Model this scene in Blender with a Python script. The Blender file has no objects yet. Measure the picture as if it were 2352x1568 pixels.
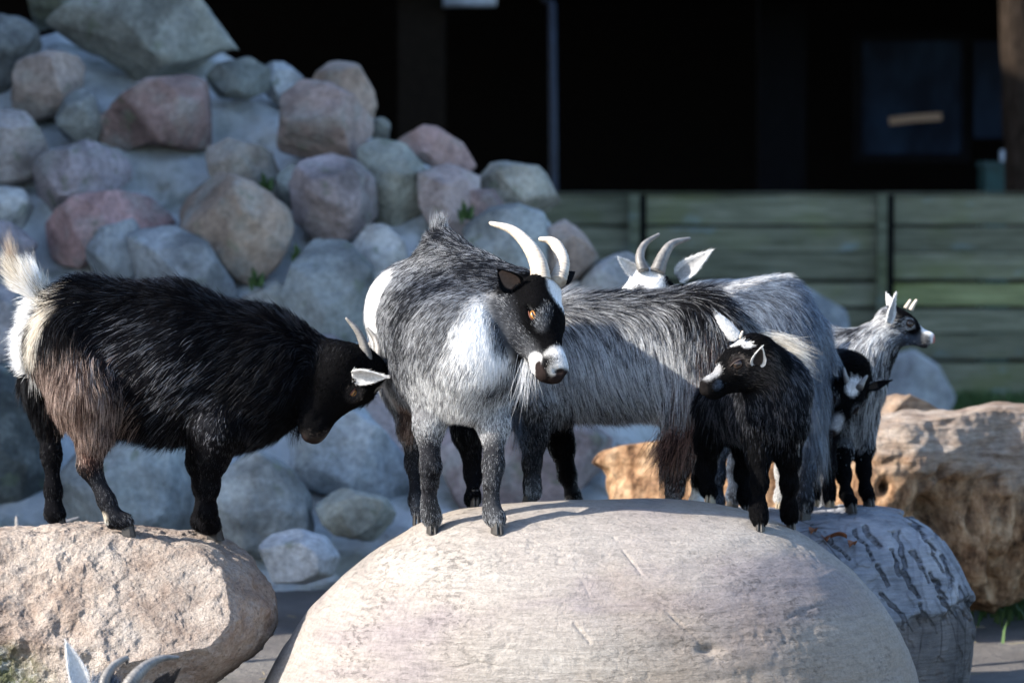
import bpy, bmesh, math
import numpy as np
from mathutils import Vector, Matrix
from mathutils.bvhtree import BVHTree
from mathutils.kdtree import KDTree

# ------------------------------------------------------------ camera, light, exposure
S = bpy.context.scene
COL = S.collection
F = 8820.0                    # focal length, in units of a 2352 wide picture (135 mm)
PITCH = math.radians(2.66)
CAMP = np.array([0.0, 0.0, 1.09])
FW = np.array([0.0, math.cos(PITCH), -math.sin(PITCH)])
UP = np.array([0.0, math.sin(PITCH), math.cos(PITCH)])
RX = np.array([1.0, 0.0, 0.0])
cd = bpy.data.cameras.new('camera'); cam = bpy.data.objects.new('camera', cd); COL.objects.link(cam)
cam.location = CAMP; cam.rotation_euler = (math.pi/2 - PITCH, 0, 0)
cd.sensor_width = 36; cd.lens = F/2352*36; cd.clip_start = .1; cd.clip_end = 400
cd.dof.use_dof = True; cd.dof.focus_distance = 6.85; cd.dof.aperture_fstop = 5.8; cd.dof.aperture_blades = 9
S.camera = cam
S.view_settings.view_transform = 'Standard'; S.view_settings.look = 'None'
S.view_settings.exposure = 1.35; S.view_settings.gamma = 1.0
SUN_EL = math.radians(31); SUN_AZ = math.radians(21)      # azimuth: turned from -X towards the camera
sdir = Vector((-math.cos(SUN_EL)*math.cos(SUN_AZ), -math.cos(SUN_EL)*math.sin(SUN_AZ), math.sin(SUN_EL)))
sl = bpy.data.lights.new('sun', 'SUN'); sl.energy = 4.5; sl.angle = math.radians(.5); sl.color = (1.0, .93, .83)
so = bpy.data.objects.new('sun', sl); COL.objects.link(so); so.rotation_euler = sdir.to_track_quat('Z', 'Y').to_euler()
W = bpy.data.worlds.new('World'); S.world = W; W.use_nodes = True
nt = W.node_tree; sky = nt.nodes.new('ShaderNodeTexSky'); sky.sky_type = 'NISHITA'; sky.sun_disc = False
sky.sun_elevation = SUN_EL; sky.sun_rotation = math.atan2(sdir.x, sdir.y)
sky.ozone_density = 2.6
nt.links.new(sky.outputs[0], nt.nodes['Background'].inputs[0]); nt.nodes['Background'].inputs[1].default_value = .15
S.cycles.max_bounces = 8; S.cycles.diffuse_bounces = 4; S.cycles.glossy_bounces = 4
S.cycles_curves.shape = 'RIBBONS'

rng = np.random.default_rng(7)
def P(px, py, d):
    return CAMP + (px-1176)/F*d*RX + (784-py)/F*d*UP + d*FW
def CV(r, u, t):              # direction given as right, up, towards the viewer
    v = r*RX + u*UP - t*FW
    return v/np.linalg.norm(v)
def nrm(v):
    return v/np.maximum(np.linalg.norm(v, axis=-1, keepdims=True), 1e-9)
def hsh(i, j, k, s):
    n = (i*374761393 + j*668265263 + k*2147483647 + s*974634777) & 0xFFFFFFFF
    n = ((n ^ (n >> 13))*1274126177) & 0xFFFFFFFF
    return ((n ^ (n >> 16)) & 0xFFFF)/65535.0
def vnoise(p, s=0):
    p = np.asarray(p, float); i = np.floor(p).astype(np.int64); f = p-i; f = f*f*(3-2*f)
    r = 0
    for a in (0, 1):
        for b in (0, 1):
            for c in (0, 1):
                w = (f[:, 0] if a else 1-f[:, 0])*(f[:, 1] if b else 1-f[:, 1])*(f[:, 2] if c else 1-f[:, 2])
                r = r + w*hsh(i[:, 0]+a, i[:, 1]+b, i[:, 2]+c, s)
    return r*2-1
def fbm(p, o=4, s=0):
    r = 0; a = 1; t = 0; p = np.asarray(p, float)
    for k in range(o):
        r = r + a*vnoise(p + 17.3*k, s+k); t += a; a *= .5; p = p*2.03
    return r/t

# ------------------------------------------------------------ object helpers
def tag(o, label=None, cat=None, group=None, kind=None):
    for k, v in (('label', label), ('category', cat), ('group', group), ('kind', kind)):
        if v: o[k] = v
    return o
def empty(name, loc):
    o = bpy.data.objects.new(name, None); COL.objects.link(o); o.location = tuple(loc); o.empty_display_size = .05
    return o
def wloc(o):
    v = np.zeros(3)
    while o is not None: v = v + np.array(o.location); o = o.parent
    return v
def link(o, parent):
    COL.objects.link(o)
    if parent is not None: o.parent = parent
def mesh_obj(name, V, Fc, mat, parent=None, loc=None, smooth=True, vcol=None):
    """V are world points; the object sits at loc (world), or at the parent's own place"""
    V = np.asarray(V, float)
    base = wloc(parent) if parent is not None else np.zeros(3)
    L = base if loc is None else np.asarray(loc, float)
    me = bpy.data.meshes.new(name)
    if isinstance(Fc, np.ndarray):
        k = Fc.shape[1]; me.vertices.add(len(V)); me.vertices.foreach_set('co', (V-L).astype(np.float32).ravel())
        me.loops.add(Fc.size); me.loops.foreach_set('vertex_index', Fc.astype(np.int32).ravel())
        me.polygons.add(len(Fc)); me.polygons.foreach_set('loop_start', np.arange(0, Fc.size, k, dtype=np.int32)); me.update(calc_edges=True)
    else: me.from_pydata((V-L).tolist(), [], [list(map(int, f)) for f in Fc])
    me.update()
    if smooth: me.polygons.foreach_set('use_smooth', [True]*len(me.polygons))
    if vcol is not None:
        a = me.color_attributes.new('col', 'FLOAT_COLOR', 'POINT')
        a.data.foreach_set('color', np.concatenate([vcol, np.ones((len(vcol), 1))], 1).ravel())
    if mat is not None: me.materials.append(mat)
    o = bpy.data.objects.new(name, me); link(o, parent); o.location = tuple(L-base)
    return o
class MB:
    def __init__(s): s.V = []; s.F = []
    def add(s, V, Fc):
        n = len(s.V); s.V += [tuple(v) for v in V]; s.F += [[i+n for i in f] for f in Fc]
    def box(s, a, b, bev=0):
        x0, y0, z0 = a; x1, y1, z1 = b
        s.add([(x0,y0,z0),(x1,y0,z0),(x1,y1,z0),(x0,y1,z0),(x0,y0,z1),(x1,y0,z1),(x1,y1,z1),(x0,y1,z1)],
              [(0,3,2,1),(4,5,6,7),(0,1,5,4),(1,2,6,5),(2,3,7,6),(3,0,4,7)])
    def build(s, name, mat, parent=None, loc=None, smooth=False):
        return mesh_obj(name, s.V, s.F, mat, parent, loc, smooth)
def tube(pts, rad, n=12, flat=1.0, fdir=None, ridge=None):
    pts = np.asarray(pts, float); m = len(pts); T = nrm(np.gradient(pts, axis=0))
    V = []; ref = np.array([.13, .2, 1.0]) if fdir is None else np.asarray(fdir, float)
    for i in range(m):
        a = ref - np.dot(ref, T[i])*T[i]; a = a/np.linalg.norm(a); b = np.cross(T[i], a)
        r = rad[i]
        for k in range(n):
            t = 2*math.pi*k/n; rr = r*(1+(ridge(i, t) if ridge else 0))
            V.append(pts[i] + rr*(math.cos(t)*a + flat*math.sin(t)*b))
    Fc = [(i*n+k, i*n+(k+1) % n, (i+1)*n+(k+1) % n, (i+1)*n+k) for i in range(m-1) for k in range(n)]
    V += [pts[0], pts[-1]]
    Fc += [(len(V)-2, (k+1) % n, k) for k in range(n)] + [(len(V)-1, (m-1)*n+k, (m-1)*n+(k+1) % n) for k in range(n)]
    return V, Fc
def spline(pts, n):
    pts = np.asarray(pts, float); q = np.vstack([2*pts[0]-pts[1], pts, 2*pts[-1]-pts[-2]]); out = []
    m = len(pts)-1
    for u in np.linspace(0, m-1e-6, n):
        i = int(u); t = u-i; a, b, c, d = q[i], q[i+1], q[i+2], q[i+3]
        out.append(.5*((2*b)+(-a+c)*t+(2*a-5*b+4*c-d)*t*t+(-a+3*b-3*c+d)*t**3))
    return np.array(out)

# ------------------------------------------------------------ materials
class NM:
    def __init__(s, name, rough=.8, spec=.3):
        s.m = bpy.data.materials.new(name); s.m.use_nodes = True; s.t = s.m.node_tree; s.b = s.t.nodes['Principled BSDF']
        s.b.inputs['Roughness'].default_value = rough; s.b.inputs['Specular IOR Level'].default_value = spec
        s.tc = s.t.nodes.new('ShaderNodeTexCoord')
    def n(s, ty, **kw):
        x = s.t.nodes.new(ty)
        for k, v in kw.items(): setattr(x, k, v)
        return x
    def L(s, a, b): s.t.links.new(a, b)
    def co(s, scale=(1, 1, 1), rot=(0, 0, 0), rnd=False):
        m = s.n('ShaderNodeMapping'); m.inputs['Scale'].default_value = scale; m.inputs['Rotation'].default_value = rot
        s.L(s.tc.outputs['Object'], m.inputs['Vector'])
        if rnd:
            oi = s.n('ShaderNodeObjectInfo'); mu = s.math('MULTIPLY', oi.outputs['Random'], 40.0)
            cb = s.n('ShaderNodeCombineXYZ'); s.L(mu, cb.inputs[0]); s.L(mu, cb.inputs[1]); s.L(cb.outputs[0], m.inputs['Location'])
        return m.outputs[0]
    def noise(s, co, scale, detail=6, rough=.6, dist=0):
        x = s.n('ShaderNodeTexNoise'); s.L(co, x.inputs['Vector'])
        for k, v in (('Scale', scale), ('Detail', detail), ('Roughness', rough), ('Distortion', dist)): x.inputs[k].default_value = v
        return x.outputs['Fac']
    def vor(s, co, scale, feat='F1', rnd=1):
        x = s.n('ShaderNodeTexVoronoi', feature=feat); s.L(co, x.inputs['Vector']); x.inputs['Scale'].default_value = scale
        x.inputs['Randomness'].default_value = rnd
        return x
    def ramp(s, f, stops):
        r = s.n('ShaderNodeValToRGB'); s.L(f, r.inputs[0]); e = r.color_ramp.elements
        while len(e) < len(stops): e.new(.5)
        for q, (p, c) in zip(e, stops):
            q.position = p; q.color = (*((c, c, c) if isinstance(c, (int, float)) else c), 1)
        return r.outputs[0]
    def mix(s, f, a, b, mode='MIX'):
        x = s.n('ShaderNodeMix', data_type='RGBA', blend_type=mode)
        for i, v in ((0, f), (6, a), (7, b)):
            if isinstance(v, bpy.types.NodeSocket): s.L(v, x.inputs[i])
            elif i == 0: x.inputs[0].default_value = v
            else: x.inputs[i].default_value = (*((v, v, v) if isinstance(v, (int, float)) else v), 1)
        return x.outputs[2]
    def math(s, op, a, b=0.0, clamp=False):
        x = s.n('ShaderNodeMath', operation=op, use_clamp=clamp)
        for i, v in ((0, a), (1, b)):
            if isinstance(v, bpy.types.NodeSocket): s.L(v, x.inputs[i])
            else: x.inputs[i].default_value = v
        return x.outputs[0]
    def bump(s, h, st=.5, dist=.01, prev=None):
        x = s.n('ShaderNodeBump'); x.inputs['Strength'].default_value = st; x.inputs['Distance'].default_value = dist
        s.L(h, x.inputs['Height'])
        if prev is not None: s.L(prev, x.inputs['Normal'])
        return x.outputs[0]
    def done(s, col, nor=None, rough=None):
        if isinstance(col, bpy.types.NodeSocket): s.L(col, s.b.inputs['Base Color'])
        else: s.b.inputs['Base Color'].default_value = (*col, 1)
        if nor is not None: s.L(nor, s.b.inputs['Normal'])
        if rough is not None: s.L(rough, s.b.inputs['Roughness'])
        return s.m

def m_plain(name, c, rough=.8, spec=.3, var=.25, scale=20):
    q = NM(name, rough, spec); co = q.co(); f = q.noise(co, scale)
    return q.done(q.mix(q.ramp(f, [(.3, 0.0), (.7, 1.0)]), tuple(x*(1-var) for x in c), tuple(min(1, x*(1+var)) for x in c)),
                  q.bump(f, .3, .004))
def m_pile_rock():
    q = NM('pile_rock', .85, .25); co = q.co(rnd=True); oi = q.n('ShaderNodeObjectInfo')
    base = oi.outputs['Color']
    f = q.ramp(q.noise(co, 4, 7, .62, .4), [(.36, .55), (.5, 1.15), (.64, 1.7)])
    c = q.mix(1.0, base, f, 'MULTIPLY')
    g = q.ramp(q.noise(co, 9, 5, .6), [(.5, 0.0), (.68, .55)])
    c = q.mix(g, c, (.30, .32, .30))
    sp = q.ramp(q.noise(co, 60, 5, .7), [(.35, .7), (.65, 1.3)])
    c = q.mix(.85, c, sp, 'MULTIPLY')
    li = q.ramp(q.noise(co, 13, 4, .55), [(.62, 0.0), (.68, .5)])
    c = q.mix(li, c, (.13, .16, .10))
    b = q.bump(q.noise(co, 12, 8, .65), .9, .02); b = q.bump(q.noise(co, 70, 4, .6), .5, .006, b)
    return q.done(c, b)
def m_mortar():
    q = NM('mortar', .95, .15); co = q.co()
    c = q.ramp(q.noise(co, 3, 8, .65), [(.3, (.36, .39, .40)), (.5, (.60, .63, .64)), (.75, (.72, .75, .76))])
    c = q.mix(q.ramp(q.noise(co, 6, 5, .6), [(.5, 0.0), (.66, .8)]), c, (.20, .22, .19))
    b = q.bump(q.noise(co, 14, 9, .7), 1.0, .04); b = q.bump(q.noise(co, 80, 4, .7), .6, .008, b)
    return q.done(c, b)
def m_boulder():                     # smooth ice-worn boulder: striations, violet bands, pits
    q = NM('striated_boulder', .72, .3); co = q.co(); st = q.co((3.2, 3.2, 22), (0, math.radians(-9), 0)); so_ = q.co((1.2, 1.2, 3.5), (0, math.radians(-14), 0))
    band = q.noise(so_, 1.7, 4, .5, .6)
    c = q.ramp(band, [(.30, (.19, .16, .17)), (.42, (.26, .228, .222)), (.5, (.305, .272, .248)), (.62, (.33, .30, .272)), (.75, (.37, .345, .315))])
    fine = q.noise(st, 7, 7, .72, .5)
    c = q.mix(.6, c, q.ramp(fine, [(.34, .62), (.5, 1.0), (.68, 1.25)]), 'MULTIPLY')
    tan = q.ramp(q.noise(co, 1.5, 5, .6), [(.48, 0.0), (.66, .7)])
    c = q.mix(tan, c, (.30, .235, .17))
    gr = q.ramp(q.noise(co, 130, 5, .8), [(.32, .55), (.5, 1.0), (.68, 1.35)])
    c = q.mix(.55, c, gr, 'MULTIPLY')
    pm = q.ramp(q.noise(co, 5, 6, .7), [(.48, .0), (.66, .9)])
    pit = q.ramp(q.noise(q.co((1, 1, 2.2), (0, -.15, 0)), 60, 6, .75), [(.36, 0.0), (.46, 1.0)])
    pitm = q.mix(pm, 1.0, pit)
    c = q.mix(1.0, c, q.ramp(pitm, [(0, .55), (1, 1.0)]), 'MULTIPLY')
    b = q.bump(fine, .8, .006); b = q.bump(pitm, .7, .006, b); b = q.bump(q.noise(co, 55, 8, .75), .5, .005, b)
    b = q.bump(q.noise(co, 150, 5, .8), .7, .003, b)
    return q.done(c, b)
def m_granite():                     # coarse pinkish granite, lichen at its lower left
    q = NM('coarse_granite', .9, .2); co = q.co()
    c = q.ramp(q.noise(co, 8, 8, .7), [(.30, (.17, .12, .095)), (.44, (.35, .28, .235)), (.56, (.45, .385, .335)), (.72, (.54, .49, .45))])
    v = q.vor(co, 210); cc = q.ramp(v.outputs['Color'], [(.1, .7), (.5, 1.0), (.9, 1.25)])
    c = q.mix(.6, c, cc, 'MULTIPLY')
    dk = q.ramp(q.noise(co, 120, 3, .6), [(.28, .45), (.42, 1.0)])
    c = q.mix(.9, c, dk, 'MULTIPLY')
    sep = q.n('ShaderNodeSeparateXYZ'); q.L(q.tc.outputs['Object'], sep.inputs[0])
    low = q.math('SUBTRACT', .36, q.math('ADD', q.math('MULTIPLY', sep.outputs[0], .8), sep.outputs[2]))
    lo = q.math('ADD', q.math('MULTIPLY', low, 3.2), q.math('MULTIPLY', q.noise(co, 14, 6, .7), .8))
    lm = q.ramp(lo, [(.72, 0.0), (.95, 1.0)])
    lc = q.ramp(q.noise(co, 45, 6, .7), [(.3, (.03, .035, .02)), (.5, (.12, .13, .07)), (.62, (.33, .35, .33)), (.75, (.16, .15, .08))])
    c = q.mix(lm, c, lc)
    b = q.bump(q.noise(co, 22, 10, .75), 1.0, .02); b = q.bump(v.outputs['Distance'], .5, .006, b); b = q.bump(q.noise(co, 130, 5, .7), .8, .005, b)
    return q.done(c, b)
def m_bark():                        # weathered grey log
    q = NM('weathered_wood', .85, .2); co = q.co((1, 1, 1), (0, .5, 0))
    c = q.ramp(q.noise(co, 7, 8, .65), [(.3, (.11, .12, .14)), (.5, (.24, .25, .28)), (.7, (.40, .40, .42))])
    gr = q.noise(q.co((4, 4, 30), (0, .9, 0)), 4, 6, .6)
    c = q.mix(.7, c, q.ramp(gr, [(.3, .6), (.6, 1.15)]), 'MULTIPLY')
    vc_ = q.vor(q.co((1, 1, .45), (0, .45, 0)), 16, 'DISTANCE_TO_EDGE'); cr = q.ramp(vc_.outputs['Distance'], [(.0, .35), (.045, 1.0)])
    ck = q.mix(q.ramp(q.noise(co, 5, 4, .6), [(.48, 0.0), (.6, 1.0)]), 1.0, cr); c = q.mix(1.0, c, ck, 'MULTIPLY')
    c = q.mix(q.ramp(q.noise(co, 11, 5, .6), [(.6, 0.0), (.75, .5)]), c, (.17, .10, .07))
    a = q.n('ShaderNodeAttribute'); a.attribute_name = 'col'
    c = q.mix(1.0, c, a.outputs['Color'], 'MULTIPLY')
    return q.done(c, q.bump(q.noise(co, 60, 6, .7), .6, .006, q.bump(gr, .6, .01)))
def m_rotten():                      # brown crumbling trunk, bleached on top
    q = NM('rotten_wood', .9, .15); co = q.co()
    top = q.ramp(q.noise(q.co((2, 2, 9), (0, .15, 0)), 5, 7, .65), [(.3, (.17, .115, .08)), (.45, (.33, .26, .21)), (.6, (.42, .36, .31)), (.75, (.52, .48, .44))])
    side = q.ramp(q.noise(q.co((3, 3, 1)), 8, 8, .7), [(.32, (.03, .016, .01)), (.42, (.20, .11, .06)), (.52, (.38, .23, .13)), (.62, (.55, .38, .24)), (.72, (.32, .23, .16))])
    a = q.n('ShaderNodeAttribute'); a.attribute_name = 'col'
    side = q.mix(1.0, side, q.ramp(q.noise(co, 30, 8, .75), [(.35, .35), (.55, 1.2)]), 'MULTIPLY')
    top = q.mix(.8, top, q.ramp(q.noise(q.co((1, 1, 5)), 26, 6, .7), [(.35, .5), (.6, 1.2)]), 'MULTIPLY')
    c = q.mix(a.outputs['Fac'], side, top)
    return q.done(c, q.bump(q.noise(co, 40, 8, .75), 1.0, .02))
def m_ground():
    q = NM('dirt', .95, .15); co = q.co()
    c = q.ramp(q.noise(co, 1.6, 8, .65), [(.3, (.09, .083, .078)), (.5, (.16, .148, .14)), (.7, (.24, .225, .205))])
    s = q.ramp(q.noise(q.co((30, 6, 1)), 4, 4, .6), [(.66, 0.0), (.72, .6)])
    c = q.mix(s, c, (.42, .40, .30))
    gm = q.ramp(q.noise(co, .9, 5, .6), [(.55, 0.0), (.7, .7)])
    c = q.mix(gm, c, (.07, .11, .04))
    return q.done(c, q.bump(q.noise(co, 18, 9, .7), 1.0, .03))
def m_plank():
    q = NM('mossy_plank', .9, .15); co = q.co((.7, 1, 9)); oi = q.n('ShaderNodeObjectInfo')
    c = q.ramp(q.noise(co, 5, 7, .65), [(.3, (.085, .09, .06)), (.5, (.17, .178, .13)), (.7, (.28, .285, .22))])
    mo = q.ramp(q.noise(q.co((1, 1, 2)), 2.2, 5, .6), [(.5, 0.0), (.66, .6)])
    c = q.mix(mo, c, (.13, .15, .06))
    bl = q.ramp(q.noise(q.co((1, 1, 3)), 4.1, 4, .6), [(.60, 0.0), (.7, .6)])
    c = q.mix(bl, c, (.22, .30, .33))
    c = q.mix(1.0, c, oi.outputs['Color'], 'MULTIPLY')
    return q.done(c, q.bump(q.noise(co, 20, 6, .7), .6, .01))
def m_horn(name, c0, c1):
    q = NM(name, .42, .45); co = q.co()
    a = q.n('ShaderNodeAttribute'); a.attribute_name = 'col'
    c = q.ramp(q.noise(co, 60, 6, .65), [(.3, c0), (.7, c1)])
    c = q.mix(1.0, c, a.outputs['Color'], 'MULTIPLY')
    return q.done(c, q.bump(q.noise(co, 260, 4, .6), .4, .0015))
def m_attr(name, rough=.8, spec=.2):
    q = NM(name, rough, spec); a = q.n('ShaderNodeAttribute'); a.attribute_name = 'col'
    f = q.noise(q.co(), 180, 4, .6)
    return q.done(q.mix(.5, a.outputs['Color'], q.ramp(f, [(.3, .6), (.7, 1.3)]), 'MULTIPLY'), q.bump(f, .35, .002))
def m_hair():
    q = NM('goat_hair'); t = q.t; t.nodes.remove(q.b)
    a = q.n('ShaderNodeAttribute'); a.attribute_name = 'col'
    h = q.n('ShaderNodeBsdfHairPrincipled'); h.model = 'CHIANG'; h.parametrization = 'COLOR'
    q.L(a.outputs['Color'], h.inputs['Color']); h.inputs['Roughness'].default_value = .42; h.inputs['Radial Roughness'].default_value = .5
    h.inputs['Random Roughness'].default_value = .25; h.inputs['IOR'].default_value = 1.42
    d = q.n('ShaderNodeBsdfDiffuse'); q.L(a.outputs['Color'], d.inputs[0])
    mx = q.n('ShaderNodeMixShader'); bw = q.n('ShaderNodeRGBToBW'); q.L(a.outputs['Color'], bw.inputs[0])
    q.L(q.math('SUBTRACT', .96, q.math('MULTIPLY', q.math('MULTIPLY', bw.outputs[0], 45.0, True), .38)), mx.inputs[0]); q.L(h.outputs[0], mx.inputs[1]); q.L(d.outputs[0], mx.inputs[2])
    q.L(mx.outputs[0], t.nodes['Material Output'].inputs[0])
    return q.m
def m_eye(name, iris):
    q = NM(name, .06, .6); sep = q.n('ShaderNodeSeparateXYZ'); q.L(q.tc.outputs['Object'], sep.inputs[0])
    # local frame: x along the lids, z up, in units of the eyeball radius (the object is scaled)
    x = q.math('ABSOLUTE', sep.outputs[0]); z = q.math('ABSOLUTE', sep.outputs[2])
    r = q.math('SQRT', q.math('ADD', q.math('POWER', x, 2.0), q.math('POWER', z, 2.0)))
    slot = q.math('MULTIPLY', q.math('LESS_THAN', x, .46), q.math('LESS_THAN', z, .15))
    c = q.mix(q.ramp(r, [(.2, 0.0), (.62, 1.0)]), iris, tuple(v*.45 for v in iris))
    c = q.mix(q.math('GREATER_THAN', r, .70), c, (.02, .012, .01))
    return q.done(q.mix(slot, c, (.004, .004, .006)))
M = dict(rock=m_pile_rock(), mortar=m_mortar(), boulder=m_boulder(), granite=m_granite(), bark=m_bark(), rotten=m_rotten(),
         ground=m_ground(), plank=m_plank(), horn_pale=m_horn('pale_horn', (.36, .31, .26), (.62, .57, .50)),
         horn_grey=m_horn('grey_horn', (.10, .10, .105), (.27, .26, .25)), skin=m_attr('goat_skin', .95, .03), hair=m_hair(),
         hoof=m_plain('hoof', (.035, .032, .03), .5, .4), hoof_pale=m_plain('pale_hoof', (.32, .27, .2), .6, .3),
         eye=m_eye('amber_eye', (.42, .19, .05)), eye_dark=m_eye('dark_eye', (.05, .03, .02)),
         black=m_plain('black_timber', (.006, .006, .007), .95, .05), dark=m_plain('dark_timber', (.015, .011, .008), .9, .1),
         grey_metal=m_plain('grey_metal', (.06, .075, .10), .6, .3), roof=m_plain('roof_boards', (.03, .03, .032), .9, .1))

# ------------------------------------------------------------ ground
gx = np.linspace(-40, 40, 161); gy = np.concatenate([np.linspace(-6, 6, 13), np.linspace(6.2, 20, 110), np.linspace(21, 120, 30)])
GX, GY = np.meshgrid(gx, gy); gp = np.stack([GX.ravel(), GY.ravel(), 0*GX.ravel()], 1)
gp[:, 2] = .02*fbm(gp*1.3, 3, 3) - .01
n_ = len(gx)
gf = [(j*n_+i, j*n_+i+1, (j+1)*n_+i+1, (j+1)*n_+i) for j in range(len(gy)-1) for i in range(n_-1)]
tag(mesh_obj('ground', gp, gf, M['ground']), kind='structure')

# ------------------------------------------------------------ rocks
_ico = {}
def ico(n):
    if n not in _ico:
        bm = bmesh.new(); bmesh.ops.create_icosphere(bm, subdivisions=n, radius=1)
        _ico[n] = (np.array([v.co[:] for v in bm.verts]), np.array([[v.index for v in f.verts] for f in bm.faces])); bm.free()
    return _ico[n]
def rock(name, poly, d, dr, mat, sub=5, amp=.04, freq=3.0, facets=5, fdep=(.62, .9), ex=1.0, seed=1, color=None, extra=None, vcol=None, center=None, tilt=0.0):
    """a stone with a real body: outline in picture units at depth d, half thickness dr (m)"""
    poly = np.array(poly, float); r0 = np.random.default_rng(seed)
    if center is None:
        x, y = poly[:, 0], poly[:, 1]; x2, y2 = np.roll(x, -1), np.roll(y, -1); cr = x*y2-x2*y; A = cr.sum()/2
        c = np.array([((x+x2)*cr).sum()/(6*A), ((y+y2)*cr).sum()/(6*A)])
    else: c = np.array(center, float)
    # dense outline -> r(theta)
    q = []
    for a, b in zip(poly, np.roll(poly, -1, axis=0)):
        for t in np.linspace(0, 1, 24, endpoint=False): q.append(a+(b-a)*t)
    q = np.array(q)-c; th = np.arctan2(-q[:, 1], q[:, 0]); rr = np.hypot(q[:, 0], q[:, 1]); o = np.argsort(th); th, rr = th[o], rr[o]
    g = np.linspace(-np.pi, np.pi, 361)[:-1]; R = np.interp(g, th, rr, period=2*np.pi)
    ker = np.exp(-(np.arange(-8, 9)/2.2)**2); ker /= ker.sum()
    R = np.convolve(np.concatenate([R[-8:], R, R[:8]]), ker, 'valid')
    D, Fc = ico(sub); s = np.hypot(D[:, 0], D[:, 1]); t = np.arctan2(D[:, 1], D[:, 0])
    r = np.interp(t, g, R, period=2*np.pi); m = R.mean(); sm = np.clip(s/.6, 0, 1); sm = sm*sm*(3-2*sm)
    r = m + (r-m)*sm
    k = (s**ex)/np.maximum(s, 1e-6)
    zz = np.sign(D[:, 2])*np.abs(D[:, 2])**(ex)
    sc = d/F
    L = np.stack([r*D[:, 0]*k*sc, r*D[:, 1]*k*sc, zz*dr], 1)         # right, up, toward
    if tilt: L[:, 2] -= tilt*L[:, 1]
    mr = m*sc
    for _ in range(facets):
        n = nrm(r0.normal(size=3)*np.array([.8, .8, .6])+np.array([0, 0, .8])); off = mr*r0.uniform(*fdep)
        dd = L@n-off; L -= np.maximum(dd, 0)[:, None]*n*.92
    nn = nrm(L/np.array([1, 1, max(dr/mr, .2)])**2)
    L += nn*(amp*mr*fbm(L/mr*freq*.5+seed*7.7, 5, seed))[:, None]
    Wp = P(c[0], c[1], d) + L[:, :1]*RX + L[:, 1:2]*UP - L[:, 2:3]*FW
    if extra is not None: Wp = extra(Wp, nn)
    vc = vcol(Wp, nn) if vcol is not None else None
    lo = P(c[0], c[1], d); lo = np.array([lo[0], lo[1], Wp[:, 2].min()])
    ob = mesh_obj(name, Wp, Fc, mat, loc=lo, vcol=vc)
    if color is not None: ob.color = (*color, 1)
    return ob
def to_px(Wp):
    v = Wp-CAMP; d = v@FW
    return 1176+F*(v@RX)/d, 784-F*(v@UP)/d, d
def seg_dist(x, y, a, b):
    a = np.array(a, float); b = np.array(b, float); u = b-a; t = np.clip(((x-a[0])*u[0]+(y-a[1])*u[1])/(u@u), 0, 1)
    return np.hypot(x-a[0]-t*u[0], y-a[1]-t*u[1])

BOULD = [(595,1590),(640,1500),(700,1400),(790,1310),(870,1250),(960,1196),(1040,1166),(1170,1146),(1300,1138),(1480,1142),(1600,1152),(1700,1170),
         (1800,1203),(1875,1250),(1950,1308),(2022,1390),(2072,1470),(2102,1550),(2115,1640),(2080,1760),(1900,1840),(1300,1860),(760,1840),(590,1720)]
def groove(Wp, nn):                   # the cracks and hollows worn into the boulder
    x, y, d = to_px(Wp); front = d < 7.2
    h = np.zeros(len(x)); w = fbm(Wp*14, 4, 5)*16; md = np.clip(.35+1.3*fbm(Wp*24, 2, 9), 0, 1)
    for seg, wd, dp in (([(1408,1232),(1478,1322),(1530,1330)],7,.004), ([(1530,1400),(1640,1505),(1660,1500)],9,.006), ([(1640,1500),(1780,1590)],7,.004),
                        ([(1318,1300),(1355,1370)],7,.004), ([(1318,1430),(1360,1480)],10,.005), ([(1780,1420),(1990,1360)],5,.003),
                        ([(1700,1545),(1830,1640)],10,.005), ([(900,1560),(1100,1520),(1290,1570)],6,.003), ([(1820,1220),(1900,1260)],5,.002)):
        for a, b in zip(seg, seg[1:]):
            dd = seg_dist(x+w, y+w, a, b); h += dp*(.75*md*np.exp(-(dd/(wd*.42))**2)+.35*np.exp(-(dd/(wd*2.2))**2)*np.abs(fbm(Wp*40, 3, 19)))
    for (cx, cy, rx, ry, dp) in ((1630,1492,26,12,.012), (1500,1150,30,6,.006), (1325,1168,26,7,.007), (1560,1485,60,16,.004), (1410,1400,90,40,.004), (1800,1560,120,40,.005)):
        h += dp*np.exp(-((x-cx)/rx)**2-((y-cy)/ry)**2)
    pk = np.clip(fbm(Wp*np.array([4, 4, 6])+9, 3, 71)*2.2, 0, 1)*np.maximum(0, fbm(Wp*60, 3, 72)-.1)
    h += .004*pk
    rid = np.abs(fbm(Wp*np.array([5, 5, 30])+3, 4, 12))
    return Wp-(nn[:, :1]*RX+nn[:, 1:2]*UP-nn[:, 2:3]*FW)*((h*front)+.003*rid)[:, None]
boulder = rock('boulder', BOULD, 7.18, .52, M['boulder'], 9, .034, 2.0, 0, ex=.86, seed=3, extra=groove, center=(1350, 1560))
tag(boulder, 'huge smooth beige boulder with violet bands, under the centre goat and the dark kid', 'boulder')
def rough(Wp, nn):
    h = .02*np.abs(fbm(Wp*16, 5, 61))+.007*np.maximum(0, fbm(Wp*48, 3, 62))+.02*np.maximum(0, fbm(Wp*9+4, 3, 63)-.15)
    return Wp-(nn[:, :1]*RX+nn[:, 1:2]*UP-nn[:, 2:3]*FW)*h[:, None]
LST = [(-60,1222),(0,1213),(100,1204),(200,1198),(300,1203),(400,1220),(500,1238),(560,1278),(605,1330),(636,1382),(638,1432),(604,1488),(545,1535),
       (500,1568),(470,1610),(420,1700),(200,1780),(-200,1780),(-420,1640),(-400,1400),(-220,1260)]
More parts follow.
